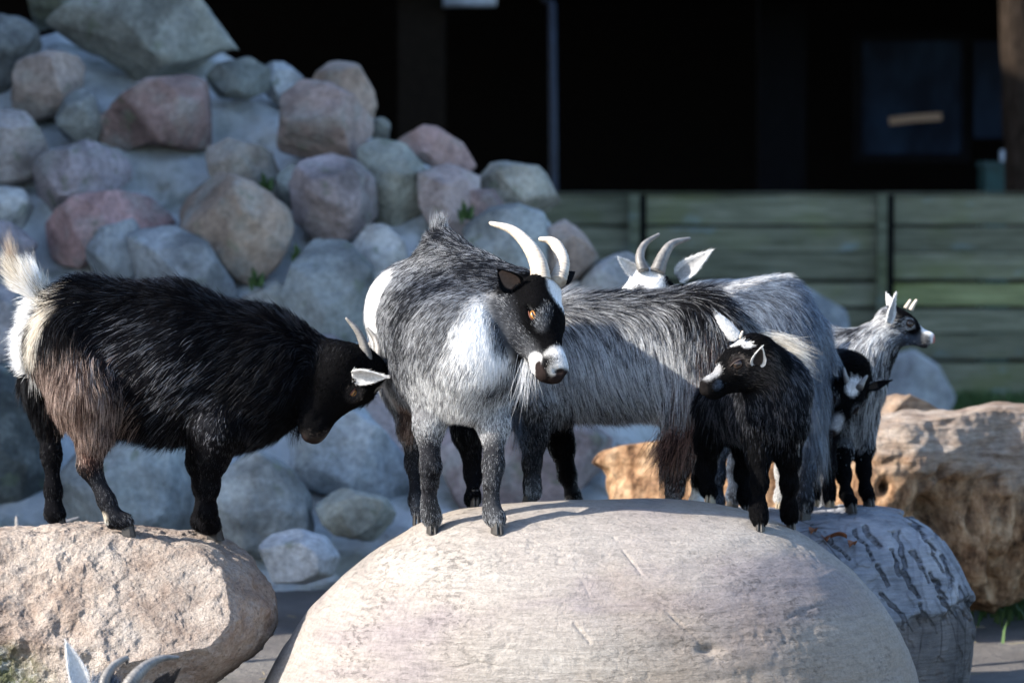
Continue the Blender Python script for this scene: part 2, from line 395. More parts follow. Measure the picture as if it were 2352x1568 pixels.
lstone = rock('boulder', LST, 7.2, .40, M['granite'], 9, .07, 3.2, 3, (.8, .95), ex=.85, seed=11, center=(120, 1490), extra=rough)
tag(lstone, 'coarse pinkish granite boulder under the black goat at the left edge', 'boulder')

LOG = [(1120,1190),(1300,1172),(1500,1163),(1750,1163),(1900,1160),(2010,1160),(2075,1168),(2150,1205),(2200,1270),(2235,1345),(2266,1420),(2262,1500),(2250,1568),
       (2225,1690),(2100,1760),(1500,1760),(1130,1720)]
CR = []
r_ = np.random.default_rng(5)
for cx, cy, l in [(2115,1215,80),(1985,1250,60),(2075,1260,70),(2140,1260,90),(2180,1310,60),(2030,1320,40),(2095,1340,50),(2005,1230,40),(2160,1345,50),(2230,1290,60),(2130,1410,40),
                  (2050,1385,40),(2180,1395,40),(2215,1370,40),(1930,1260,40),(2085,1430,30),(2200,1235,50),(2060,1290,50),(2240,1400,40),(2150,1200,50),(2120,1300,60)]:
    CR.append(((cx-l*(aa:=r_.uniform(.1, .6)), cy-l*.6), (cx+l*aa, cy+l*.6), r_.uniform(1.8, 3.4)))
def logdisp(Wp, nn):
    x, y, d = to_px(Wp); h = np.zeros(len(x)); w = fbm(Wp*30, 4, 5)*15
    for a, b, wd in CR: h += .03*np.exp(-(seg_dist(x+w, y, a, b)/wd)**2)
    edge = 1440-.35*(x-2070)+fbm(Wp*30, 2, 8)*24
    h += .022/(1+np.exp(-(y-edge)/4.0))
    h += .006*np.abs(fbm(Wp*12, 4, 15))+.010*np.floor(3.2*(fbm(Wp*np.array([13, 9, 6]), 4, 17)+.5))/3.2
    return Wp-(nn[:, :1]*RX+nn[:, 1:2]*UP-nn[:, 2:3]*FW)*(h*(d < 8))[:, None]
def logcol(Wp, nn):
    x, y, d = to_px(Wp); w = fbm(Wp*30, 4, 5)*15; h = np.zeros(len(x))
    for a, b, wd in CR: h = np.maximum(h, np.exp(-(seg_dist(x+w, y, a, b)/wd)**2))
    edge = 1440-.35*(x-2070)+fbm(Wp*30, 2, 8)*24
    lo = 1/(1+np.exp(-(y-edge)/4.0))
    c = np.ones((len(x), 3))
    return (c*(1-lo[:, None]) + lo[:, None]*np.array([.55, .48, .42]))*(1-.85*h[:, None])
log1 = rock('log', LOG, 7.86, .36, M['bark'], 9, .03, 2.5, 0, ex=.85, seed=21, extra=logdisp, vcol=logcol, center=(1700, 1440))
tag(log1, 'thick weathered grey log with cracked bark behind the smooth boulder', 'log')

LOG2 = [(1330,1060),(1380,1015),(1500,1012),(1650,1010),(1800,1000),(1960,968),(2080,942),(2200,938),(2300,926),(2420,940),(2520,1000),(2560,1200),(2500,1380),(2400,1450),(2290,1455),
        (2200,1460),(2000,1465),(1800,1465),(1600,1462),(1420,1440),(1350,1300),(1345,1150)]
def rotdisp(Wp, nn):
    x, y, d = to_px(Wp); edge = 1085+.08*(x-2000)+fbm(Wp*7, 4, 4)*130
    side = 1/(1+np.exp(-(y-edge)/6.0))
    h = .035*side+side*.10*np.maximum(0, fbm(Wp*np.array([9, 9, 4]), 4, 6))+.05*np.maximum(0, fbm(Wp*5, 3, 66))+(1-side)*.012*np.abs(fbm(Wp*np.array([6, 6, 20]), 3, 7))
    for cx, cy, rx, ry, dp in ((2190,1205,32,45,.14), (2240,1250,20,50,.08), (2035,1120,14,20,.06), (2330,1350,20,60,.08), (2290,1220,15,40,.06)):
        h += dp*np.exp(-((x-cx)/rx)**2-((y-cy)/ry)**2)
    return Wp-(nn[:, :1]*RX+nn[:, 1:2]*UP-nn[:, 2:3]*FW)*h[:, None]
def rotcol(Wp, nn):
    x, y, d = to_px(Wp); edge = 1085+.08*(x-2000)+fbm(Wp*7, 4, 4)*130
    t = 1/(1+np.exp((y-edge)/16.0)); t = np.clip(t*np.clip((x-1880)/60, 0, 1)*.9+.12*fbm(Wp*14, 3, 81), 0, 1)
    return np.repeat(t[:, None], 3, 1)
log2 = rock('log', LOG2, 9.0, .42, M['rotten'], 8, .16, 4, 7, (.6, .9), ex=.85, seed=31, extra=rotdisp, vcol=rotcol, center=(2000, 1110), tilt=.25)
tag(log2, 'crumbling orange brown fallen trunk with a pale bleached top at the right edge', 'log')
log3 = rock('log', [(1990,950),(2010,915),(2060,905),(2110,918),(2160,945),(2150,985),(2000,990)], 9.5, .2, M['rotten'], 5, .1, 3, 2, seed=33,
            vcol=lambda p, n: np.ones((len(p), 3))*.6)
tag(log3, 'short brown piece of rotten wood behind the bleached top of the fallen trunk', 'log')

# the mortared rock pile
def slope(py): return 9.7 + max(0, 1330-py)/1330*2.5
TOP = [(-1150,1390),(-900,900),(-650,350),(-450,120),(-300,60),(60,100),(130,75),(300,120),(480,100),(560,150),(640,200),(700,260),(860,300),(900,330),(960,370),(1080,420),(1230,470),(1300,560),(1380,660),(1480,760),(1550,930),(1600,1330)]
tx = np.array([p[0] for p in TOP], float); ty = np.array([p[1] for p in TOP], float)
nxm, nym = 200, 90; V = []
for i, px in enumerate(np.linspace(-1150, 1590, nxm)):
    y0 = np.interp(px, tx, ty)
    for j in range(nym):
        u = j/(nym-1); py = 1425+(y0-1425)*u
        V.append(P(px, py, slope(py)+.16+.45*max(0, (u-.93)/.07)**2 + (.6*max(0, (px-1380)/210)**2)))
V = np.array(V); V += -FW*(.14*fbm(V*2.8, 5, 41)+.08*fbm(V*9, 4, 42))[:, None]
nf = len(V); back = V.copy(); back[:, 1] = np.maximum(back[:, 1]+.2, 13.2); back[:, 2] = np.minimum(back[:, 2], V[:, 2]-.02)
Fm = [(i*nym+j, (i+1)*nym+j, (i+1)*nym+j+1, i*nym+j+1) for i in range(nxm-1) for j in range(nym-1)]
Fb = [(nf+a, nf+d_, nf+c, nf+b) for a, b, c, d_ in Fm]
ring = [i*nym for i in range(nxm)]+[(nxm-1)*nym+j for j in range(1, nym)]+[i*nym+nym-1 for i in range(nxm-2, -1, -1)]+[j for j in range(nym-2, 0, -1)]
Fr = [(ring[k], nf+ring[k], nf+ring[(k+1) % len(ring)], ring[(k+1) % len(ring)]) for k in range(len(ring))]
mo = mesh_obj('mortar_mound', np.vstack([V, back]), Fm+Fb+Fr, M['mortar'], loc=P(400, 1375, 11)*np.array([1, 1, 0]))
tag(mo, 'pale rough cement mound holding the stones of the rock pile together', 'rock wall')
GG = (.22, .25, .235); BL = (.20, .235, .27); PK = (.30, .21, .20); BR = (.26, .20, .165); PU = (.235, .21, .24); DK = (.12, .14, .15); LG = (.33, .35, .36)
ROCKS = [
 ([(125,60),(200,10),(300,-50),(440,-40),(510,30),(552,90),(480,112),(430,140),(330,178),(290,150),(240,120),(170,100)], GG, 0, 'biggest grey green angular rock crowning the rock pile'),
 ([(65,-40),(150,-60),(215,-10),(135,50),(88,65),(75,20)], (.15,.17,.11), .1, 'mossy olive rock on the top of the pile, left of the crowning rock'),
 ([(-120,30),(-20,42),(35,48),(75,75),(82,110),(50,165),(0,205),(-120,205)], DK, 0, 'dark blue grey rock at the upper left edge of the picture'),
 ([(18,210),(50,150),(110,128),(170,135),(200,175),(182,212),(140,250),(85,268),(25,245)], (.29,.23,.20), 0, 'rounded pinkish brown rock below the mossy olive one'),
 ([(135,270),(150,218),(178,200),(212,228),(230,280),(215,325),(180,337),(148,312)], (.22,.25,.25), 0, 'small upright grey oval stone left of the dark red brown rock'),
 ([(228,325),(240,280),(290,228),(345,193),(425,185),(492,210),(520,268),(482,332),(420,335),(350,322),(270,345)], (.24,.155,.145), 0, 'wide dark red brown angular rock in the upper pile'),
 ([(470,190),(505,152),(570,138),(612,163),(615,202),(562,224),(500,216)], (.13,.16,.16), 0, 'dark grey green stone tucked under the right end of the crowning rock'),
 ([(598,150),(650,148),(692,182),(682,222),(650,244),(615,215)], BL, .15, 'small blue grey stone beside the dark stone near the top of the pile'),
 ([(688,195),(718,155),(770,141),(820,160),(850,212),(856,275),(842,335),(780,280),(720,230)], (.27,.20,.155), .22, 'brown domed rock standing against the dark barn'),
 ([(655,300),(662,232),(698,200),(765,205),(832,230),(845,292),(838,362),(800,376),(740,356),(688,352),(652,335)], (.32,.24,.22), -.05, 'blocky pink brown rock leaning in front of the brown domed rock'),
 ([(885,305),(930,290),(1000,298),(1052,330),(1081,375),(1062,393),(1005,388),(955,352),(905,332)], (.36,.23,.21), .12, 'flat pink rock lying on the right shoulder of the pile'),
 ([(848,300),(866,262),(893,285),(890,318),(865,325)], GG, .1, 'tiny grey stone between the brown domed rock and the flat pink one'),
 ([(-90,270),(30,262),(85,275),(125,312),(110,352),(70,402),(20,416),(-90,402)], (.24,.22,.22), 0, 'square grey brown rock at the left edge below the pinkish brown one'),
 ([(62,412),(110,360),(200,333),(270,343),(302,370),(292,412),(220,455),(150,472),(88,482),(68,450)], PU, 0, 'slanting purple grey slab in the left of the pile'),
 ([(435,392),(478,342),(530,328),(600,345),(656,390),(652,422),(600,452),(520,425),(460,408)], (.27,.24,.21), 0, 'grey brown rock right above the biggest brown boulder'),
 ([(830,352),(870,330),(932,345),(972,402),(967,480),(930,548),(885,535),(848,455)], (.20,.215,.18), .05, 'tall greenish grey rock right of the round purple brown stone'),
 ([(675,425),(700,377),(760,363),(822,385),(859,430),(856,500),(810,562),(740,548),(688,500)], (.28,.235,.25), -.06, 'round purple brown stone in the middle of the pile'),
 ([(398,430),(440,404),(500,409),(575,432),(640,480),(688,560),(672,622),(600,647),(540,627),(490,572),(430,522),(402,475)], (.27,.20,.15), -.1, 'biggest brown egg shaped boulder leaning in the middle of the pile'),
 ([(105,495),(170,460),(260,448),(340,463),(395,510),(330,535),(250,560),(190,605),(120,585),(108,535)], (.36,.21,.21), 0, 'red topped rock in the left of the pile under the slanting slab'),
 ([(203,580),(235,532),(300,513),(325,560),(325,622),(260,640),(210,625)], BL, -.08, 'blue grey stone just right of and below the red topped rock'),
 ([(310,545),(400,528),(470,567),(530,655),(560,705),(450,730),(330,650)], (.22,.25,.28), -.05, 'blue grey sloping rock above the black goat back'),
 ([(-90,500),(20,518),(72,560),(62,592),(0,624),(-90,612)], PU, 0, 'purple grey stone at the left edge above the white tail'),
 ([(968,405),(1030,385),(1092,412),(1094,480),(1060,542),(1000,522),(972,472)], (.28,.23,.23), .02, 'pinkish grey rock below the flat pink rock'),
 ([(1075,388),(1140,378),(1232,388),(1287,410),(1283,460),(1242,492),(1180,482),(1105,442)], (.26,.265,.23), .1, 'pale grey rock at the right end of the pile top, against the barn'),
 ([(1088,420),(1130,435),(1165,490),(1112,512),(1085,482)], (.33,.24,.24), .0, 'small pink stone under the pale grey end rock'),
 ([(1078,535),(1130,488),(1190,478),(1240,502),(1252,562),(1240,640),(1150,680),(1090,620)], (.19,.23,.25), 0, 'blue grey stone right behind the curved horns'),
 ([(1228,497),(1270,493),(1332,540),(1372,600),(1360,660),(1290,660),(1240,600)], (.29,.23,.20), .05, 'pale brown stone sloping down right of the horns'),
 ([(815,570),(860,508),(922,560),(935,640),(885,680),(830,640)], LG, .05, 'pale blue grey stone left of the white and grey horned goat'),
 ([(690,605),(720,550),(790,562),(842,622),(865,725),(835,790),(700,790),(645,720)], (.17,.20,.21), 0, 'large dark grey stone above the black goat neck'),
 ([(1310,700),(1370,620),(1440,590),(1510,650),(1500,780),(1330,800)], (.24,.25,.26), .3, 'grey sloping rock between the two horned goats'),
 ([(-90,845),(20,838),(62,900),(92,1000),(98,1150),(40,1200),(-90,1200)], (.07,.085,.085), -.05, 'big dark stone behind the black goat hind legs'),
 ([(-90,630),(15,645),(35,760),(20,850),(-90,860)], (.30,.27,.28), .1, 'pale purple stone at the left edge behind the white tail'),
 ([(150,1110),(215,1030),(330,1000),(430,1020),(465,1130),(455,1260),(300,1270),(170,1240)], (.21,.25,.27), -.1, 'large blue grey stone seen under the black goat belly'),
 ([(485,1175),(528,1080),(590,1048),(662,1090),(702,1150),(702,1222),(600,1265),(515,1245)], (.24,.27,.28), -.12, 'grey stone right of the black goat forelegs'),
 ([(575,1045),(640,1000),(700,950),(800,935),(885,985),(935,1060),(945,1145),(880,1142),(760,1122),(655,1092)], (.22,.27,.32), -.02, 'big blue angular rock below the black goat muzzle'),
 ([(728,1155),(785,1128),(880,1148),(912,1202),(862,1238),(768,1222)], (.18,.20,.18), -.1, 'low greenish stone under the big blue angular rock'),
 ([(850,900),(905,960),(955,1070),(960,1170),(925,1210),(880,1140),(840,1000)], (.24,.19,.18), .12, 'brownish stone just left of the white and grey goat legs'),
 ([(950,1040),(1060,980),(1200,970),(1340,985),(1420,1050),(1430,1170),(1000,1200)], (.24,.19,.20), .05, 'low purplish stone behind the legs of the standing goats'),
 ([(600,800),(760,780),(850,850),(830,950),(700,960),(600,900)], (.22,.20,.22), .1, 'purplish stone behind the black goat head'),
 ([(560,690),(640,650),(700,700),(690,760),(570,760)], LG, .1, 'pale stone just above the black goat shoulders'),
 ([(640,380),(690,370),(690,450),(670,500),(640,470)], GG, .1, 'narrow grey stone wedged left of the round purple brown stone'),
 ([(-20,430),(40,425),(70,470),(50,520),(-20,510)], LG, .08, 'pale stone at the left edge between two purple grey ones'),
]
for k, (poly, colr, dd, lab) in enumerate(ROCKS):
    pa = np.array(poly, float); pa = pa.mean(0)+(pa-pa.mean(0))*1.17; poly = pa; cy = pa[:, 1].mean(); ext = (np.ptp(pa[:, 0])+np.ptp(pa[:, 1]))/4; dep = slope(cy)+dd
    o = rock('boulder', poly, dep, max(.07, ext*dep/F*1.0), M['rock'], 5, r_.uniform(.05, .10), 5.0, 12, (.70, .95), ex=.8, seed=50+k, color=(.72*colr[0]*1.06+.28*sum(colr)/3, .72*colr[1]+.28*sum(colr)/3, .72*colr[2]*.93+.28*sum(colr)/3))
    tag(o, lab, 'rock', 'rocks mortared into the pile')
for poly, dep, dr, colr, lab in [
 ([(578,1270),(620,1225),(690,1213),(750,1230),(783,1275),(765,1322),(700,1342),(610,1338),(582,1302)], 9.25, .11, (.34,.36,.38), 'loose rounded pale grey stone on the ground between the two foreground boulders'),
 ([(1790,660),(1870,638),(1940,680),(1960,800),(1950,1000),(1780,1010)], 15.0, .3, (.15,.17,.18), 'grey stone standing far behind the blue shaded goat rump'),
 ([(2005,880),(2050,815),(2098,800),(2150,835),(2195,912),(2190,985),(2010,985)], 15.6, .32, (.26,.28,.29), 'rounded grey stone below the chin of the kid looking right')]:
    o = rock('boulder', poly, dep, dr, M['rock'], 5, .06, 2.5, 3, (.75, .95), seed=int(dep*10), color=colr); tag(o, lab, 'rock')

# ------------------------------------------------------------ fence, barn
def xw(px, d): return (px-1176)/F*d
def zw(py, d): return P(1176, py, d)[2]
DF = 17.6
fen = empty('fence', (xw(1900, DF), DF, 0)); tag(fen, 'mossy board fence of wide horizontal planks in front of the dark barn', 'fence')
edges = [(449,515),(522,578),(581,641),(651,702),(711,764),(767,824),(834,925)]
rf = np.random.default_rng(3)
for a, b in ((700, 1470), (1470, 2040), (2040, 2700)):
    for (y0, y1) in edges:
        m = MB(); x0, x1 = xw(a, DF)+.004, xw(b, DF)-.004; z1, z0 = zw(y0, DF), max(.01, zw(y1, DF)); yo = rf.uniform(0, .006)
        V, Fc = [], []; nn_ = 24
        for i in range(nn_+1):
            x = x0+(x1-x0)*i/nn_; w1 = .001*math.sin(i*.7+y0); w2 = .001*math.sin(i*.6+y1)
            V += [(x, DF+yo, z0+w2), (x, DF+yo, z1+w1), (x, DF+yo+.028, z1+w1), (x, DF+yo+.028, z0+w2)]
        for i in range(nn_):
            for k in range(4): Fc.append((i*4+k, i*4+(k+1) % 4, i*4+4+(k+1) % 4, i*4+4+k))
        Fc += [(0, 3, 2, 1), (nn_*4, nn_*4+1, nn_*4+2, nn_*4+3)]
        o = mesh_obj('plank', V, Fc, M['plank'], fen, smooth=False)
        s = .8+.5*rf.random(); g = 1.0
        if a > 2000 and y0 == 651: s, g = 1.5, 1.06  # dappled light on this board put into its colour
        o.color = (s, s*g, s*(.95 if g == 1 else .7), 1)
for px, w in ((1462, .08), (2030, .075), (2620, .08), (900, .08)):
    m = MB(); m.box((xw(px-18, DF), DF-.075, 0), (xw(px-18, DF)+w*.6, DF-.006, zw(449, DF)+.004)); o = m.build('post', M['plank'], fen); o.color = (.75, .8, .75, 1)
    m = MB(); m.box((xw(px+4, DF), DF-.03, 0), (xw(px+22, DF), DF-.004, zw(449, DF)+.002)); m.build('batten', M['black'], fen)  # black strip standing for the shadow line beside the post
m = MB(); m.box((xw(700, DF), DF-.012, zw(449, DF)+.005), (xw(2700, DF), DF+.045, zw(444, DF)+.006)); o = m.build('rail', M['plank'], fen); o.color = (.5, .5, .5, 1)

barn = empty('barn', (0, 21, 0)); tag(barn, 'open fronted black timber barn filling the background behind the fence', 'barn')
m = MB(); m.box((-9, 25.6, 0), (12, 25.8, 4.2)); m.build('back_wall', M['black'], barn)
m = MB(); m.box((11.8, 19.6, 0), (12, 25.6, 4.2)); m.build('side_wall', M['black'], barn)
m = MB(); m.box((-9, 20.0, 2.02), (12, 20.16, 3.6)); m.build('fascia', M['black'], barn)
m = MB(); m.add([(-9.3, 18.6, 3.3), (12.3, 18.6, 3.3), (12.3, 26.4, 5.6), (-9.3, 26.4, 5.6), (-9.3, 18.6, 3.45), (12.3, 18.6, 3.45), (12.3, 26.4, 5.75), (-9.3, 26.4, 5.75)],
               [(0, 3, 2, 1), (4, 5, 6, 7), (0, 1, 5, 4), (1, 2, 6, 5), (2, 3, 7, 6), (3, 0, 4, 7)]); m.build('roof', M['roof'], barn)
m = MB(); m.box((-9, 18.62, 0), (12, 25.59, .012)); m.build('floor', M['black'], barn)
m = MB(); m.box((xw(912, 20), 20.2, 0), (xw(1020, 20), 20.45, 2.02)); m.build('post', M['dark'], barn)
m = MB(); m.box((xw(1742, 21), 21, 0), (xw(1850, 21), 21.2, 3.6)); m.build('post', M['black'], barn)
V, Fc = tube([(xw(1274, 19.6), 19.6, .3), (xw(1272, 19.6), 19.6, 1.0), (xw(1268, 19.6), 19.6, 1.9), (xw(1250, 19.6), 19.72, 1.93)], [.022]*4, 10)
mesh_obj('downpipe', V, Fc, m_plain('pipe_zinc', (.025, .036, .06), .5, .4), barn)
DW = 21.5
fr = MB(); x0, x1, z0, z1 = xw(1980, DW), xw(2208, DW), zw(353, DW), zw(95, DW)
fr.box((x0-.05, DW, z0-.05), (x1+.05, DW+.05, z0)); fr.box((x0-.05, DW, z1), (x1+.05, DW+.05, z1+.05)); fr.box((x0-.05, DW, z0), (x0, DW+.05, z1)); fr.box((x1, DW, z0), (x1+.05, DW+.05, z1))
wf = fr.build('window', M['black'], barn)
gl = NM('window_glass', .4, .04); cg = gl.ramp(gl.noise(gl.co((2, 1, 1)), 2.6, 3, .5), [(.35, (.004, .008, .018)), (.7, (.014, .03, .06))])
gl.m = gl.done(cg)
pm_ = MB(); pm_.box((x0, DW+.02, z0), (x1, DW+.03, z1)); pm_.build('pane', gl.m, wf)
wf2 = MB(); xa, xb = xw(2235, DW), xw(2320, DW); wf2.box((xa-.03, DW, zw(320, DW)), (xa, DW+.05, z1)); wf2.box((xb, DW, zw(320, DW)), (xb+.03, DW+.05, z1))
w2 = wf2.build('window', M['black'], barn); pm_ = MB(); pm_.box((xa, DW+.02, zw(318, DW)), (xb, DW+.03, z1)); pm_.build('pane', gl.m, w2)
# glowing tube added as the streak of light reflected in the window
le = NM('window_streak_glow'); le.b.inputs['Emission Color'].default_value = (.75, .62, .5, 1); le.b.inputs['Emission Strength'].default_value = .035; le.done((.05, .045, .04))
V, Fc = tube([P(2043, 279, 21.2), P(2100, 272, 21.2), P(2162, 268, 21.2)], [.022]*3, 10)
tag(mesh_obj('strip_tube', V, Fc, le.m, loc=P(2100, 272, 21.2)), 'thin dimly glowing tube standing for the light reflected in the barn window', 'lamp')
V, Fc = tube([P(1018, 3, 20.0), P(1075, 2, 20.0), P(1140, 1, 20.0)], [.035]*3, 10)
tag(mesh_obj('strip_tube', V, Fc, m_plain('lamp_housing', (.45, .5, .58), .5, .4), loc=P(1075, 2, 20.)), 'pale lamp housing at the top edge of the picture under the barn eave', 'lamp')
m = MB(); m.box((xw(2262, 19), 19, 0), (xw(2330, 19), 19.3, zw(385, 19))); tb = m.build('feed_bin', m_plain('teal_plastic', (.01, .05, .05), .5, .4), None, loc=(xw(2296, 19), 19.15, 0))
tag(tb, 'dark teal plastic bin behind the fence beside the right hand tree trunk', 'bin')
m = MB(); m.box((xw(2258, 19), 18.99, zw(385, 19)), (xw(2334, 19), 19.31, zw(385, 19)+.03)); m.build('lid', m_plain('lid_plastic', (.02, .06, .065), .5, .4), tb)
m = MB(); m.box((xw(2296, 18.95), 18.93, zw(372, 19)), (xw(2318, 18.95), 18.96, zw(345, 19))); 
tag(m.build('notice', m_plain('white_tag', (.35, .42, .5), .6, .3)), 'small pale notice hanging above the teal bin', 'sign')
# unseen shade block added at the left to darken the rock pile and fence
shade_block = empty('barn', (-5, 13, 0)); tag(shade_block, 'unseen shade block added left of the rock pile to keep the sun off', 'barn')
m = MB(); m.box((-7.5, 7.6, 0), (-4.0, 20.4, 5.5)); m.build('wall', M['dark'], shade_block)
m = MB(); m.add([(-7.9, 7.5, 5.5), (-3.8, 7.5, 5.5), (-3.8, 20.6, 5.5), (-7.9, 20.6, 5.5), (-5.8, 7.5, 6.0), (-5.8, 20.6, 6.0)], [(0, 3, 2, 1), (0, 1, 4), (3, 5, 2), (1, 2, 5, 4), (0, 4, 5, 3)]); m.build('roof', M['roof'], shade_block)
# tree trunk at the right edge
tr = NM('trunk_bark', .95, .1); tcn = tr.noise(tr.co((6, 6, 1.5)), 8, 8, .7)
trm = tr.done(tr.ramp(tcn, [(.3, (.010, .007, .005)), (.5, (.03, .021, .015)), (.7, (.06, .045, .035))]), tr.bump(tcn, 1, .03))
tree = empty('tree', P(2345, 900, 18.3)*np.array([1, 1, 0])); tag(tree, 'brown tree trunk at the right edge in front of the barn', 'tree')
pp = spline([P(2365, 1000, 18.3)*np.array([1, 1, 0]), P(2356, 450, 18.3), P(2342, 200, 18.3), P(2328, -60, 18.3), P(2310, -900, 18.3)], 40)
V, Fc = tube(pp, np.linspace(.10, .065, 40), 28, ridge=lambda i, t: .06*math.sin(t*7+i*.3)+.04*math.sin(t*13-i*.5))
mesh_obj('trunk', V, Fc, trm, tree)
lv, lf = [], []; rl = np.random.default_rng(9); cc = P(2310, -900, 18.3)
for q in range(5200):
    u = nrm(rl.normal(size=3))*rl.random()**.4; c = cc+u*np.array([1.5, 1.5, .9])+np.array([0, 0, .9])
    a = nrm(rl.normal(size=3))*.06; b = nrm(np.cross(a, rl.normal(size=3)))*.035; n0 = len(lv)
    lv += [c-a, c+b, c+a, c-b]; lf.append((n0, n0+1, n0+2, n0+3))
mesh_obj('crown', lv, lf, m_plain('leaf_green', (.05, .09, .03), .6, .3), tree, smooth=False)

# grass, weeds, leaves
gm = m_plain('grass_blade', (.045, .085, .025), .6, .2)
def blades(n, fn, h, name, mat=gm, w=.004):
    V, Fc = [], []; r = np.random.default_rng(len(name)+n)
    for i in range(n):
        b = fn(r); a = r.uniform(0, 6.28); l = h*r.uniform(.5, 1.2); dv = np.array([math.cos(a), math.sin(a), 0])
        s = np.array([-dv[1], dv[0], 0])*w; q = len(V); ln = r.uniform(.2, .8)
        V += [b-s, b+s, b+s*.7+dv*l*ln*.3+np.array([0, 0, l*.6]), b-s*.7+dv*l*ln*.3+np.array([0, 0, l*.6]), b+dv*l*ln+np.array([0, 0, l])]
        Fc += [(q, q+1, q+2, q+3), (q+3, q+2, q+4)]
    return V, Fc
V, Fc = blades(9000, lambda r: np.array([r.uniform(-1, 4.2), 17.5-abs(r.normal())*.5, 0]), .07, 'grass')
V2, F2 = blades(2500, lambda r: np.array([r.normal(1.28, .10), r.normal(9.55, .25), 0]), .05, 'grass2')
n0 = len(V); V += V2; Fc += [tuple(i+n0 for i in f) for f in F2]
V2, F2 = blades(1200, lambda r: np.array([r.normal(-.05, .12), r.normal(9.2, .2), 0]), .06, 'grass3')
n0 = len(V); V += V2; Fc += [tuple(i+n0 for i in f) for f in F2]
tag(mesh_obj('grass', V, Fc, gm, smooth=False), kind='stuff')
for (px, py, lab) in ((612, 435, 'small green weed in the crack above the biggest brown boulder'), (688, 600, 'small green weed growing right of the biggest brown boulder'),
                      (1072, 500, 'green weed rooted between the pinkish grey rock and the blue grey stone'), (590, 655, 'green weed under the biggest brown boulder')):
    c = P(px, py, slope(py)-.06)
    V, Fc = blades(40, lambda r: c+r.normal(size=3)*np.array([.010, .02, .006]), .032, 'weed', w=.006); tag(mesh_obj('weed', V, Fc, gm, loc=c, smooth=False), lab, 'plant', 'weeds in the rock pile')

# ------------------------------------------------------------ goats
# ground contact: rays and drops onto the stones the animals stand on
def bvh(o):
    me = o.data; mw = np.array(o.location)
    return BVHTree.FromPolygons([tuple(np.array(v.co)+mw) for v in me.vertices], [tuple(p.vertices) for p in me.polygons])
SURF = [bvh(boulder), bvh(lstone), bvh(log1)]
def hit(px, py):
    d = P(px, py, 1.0)-CAMP; d = d/np.linalg.norm(d); best = None
    for b in SURF:
        h = b.ray_cast(Vector(CAMP), Vector(d))
        if h[0] is not None and (best is None or h[3] < best[1]): best = (np.array(h[0]), h[3])
    return best[0] if best else None
def drop(p):
    zs = [0.0]
    for b in SURF:
        h = b.ray_cast(Vector((p[0], p[1], 3.0)), Vector((0, 0, -1)))
        if h[0] is not None: zs.append(h[0].z)
    return np.array([p[0], p[1], max(zs)])

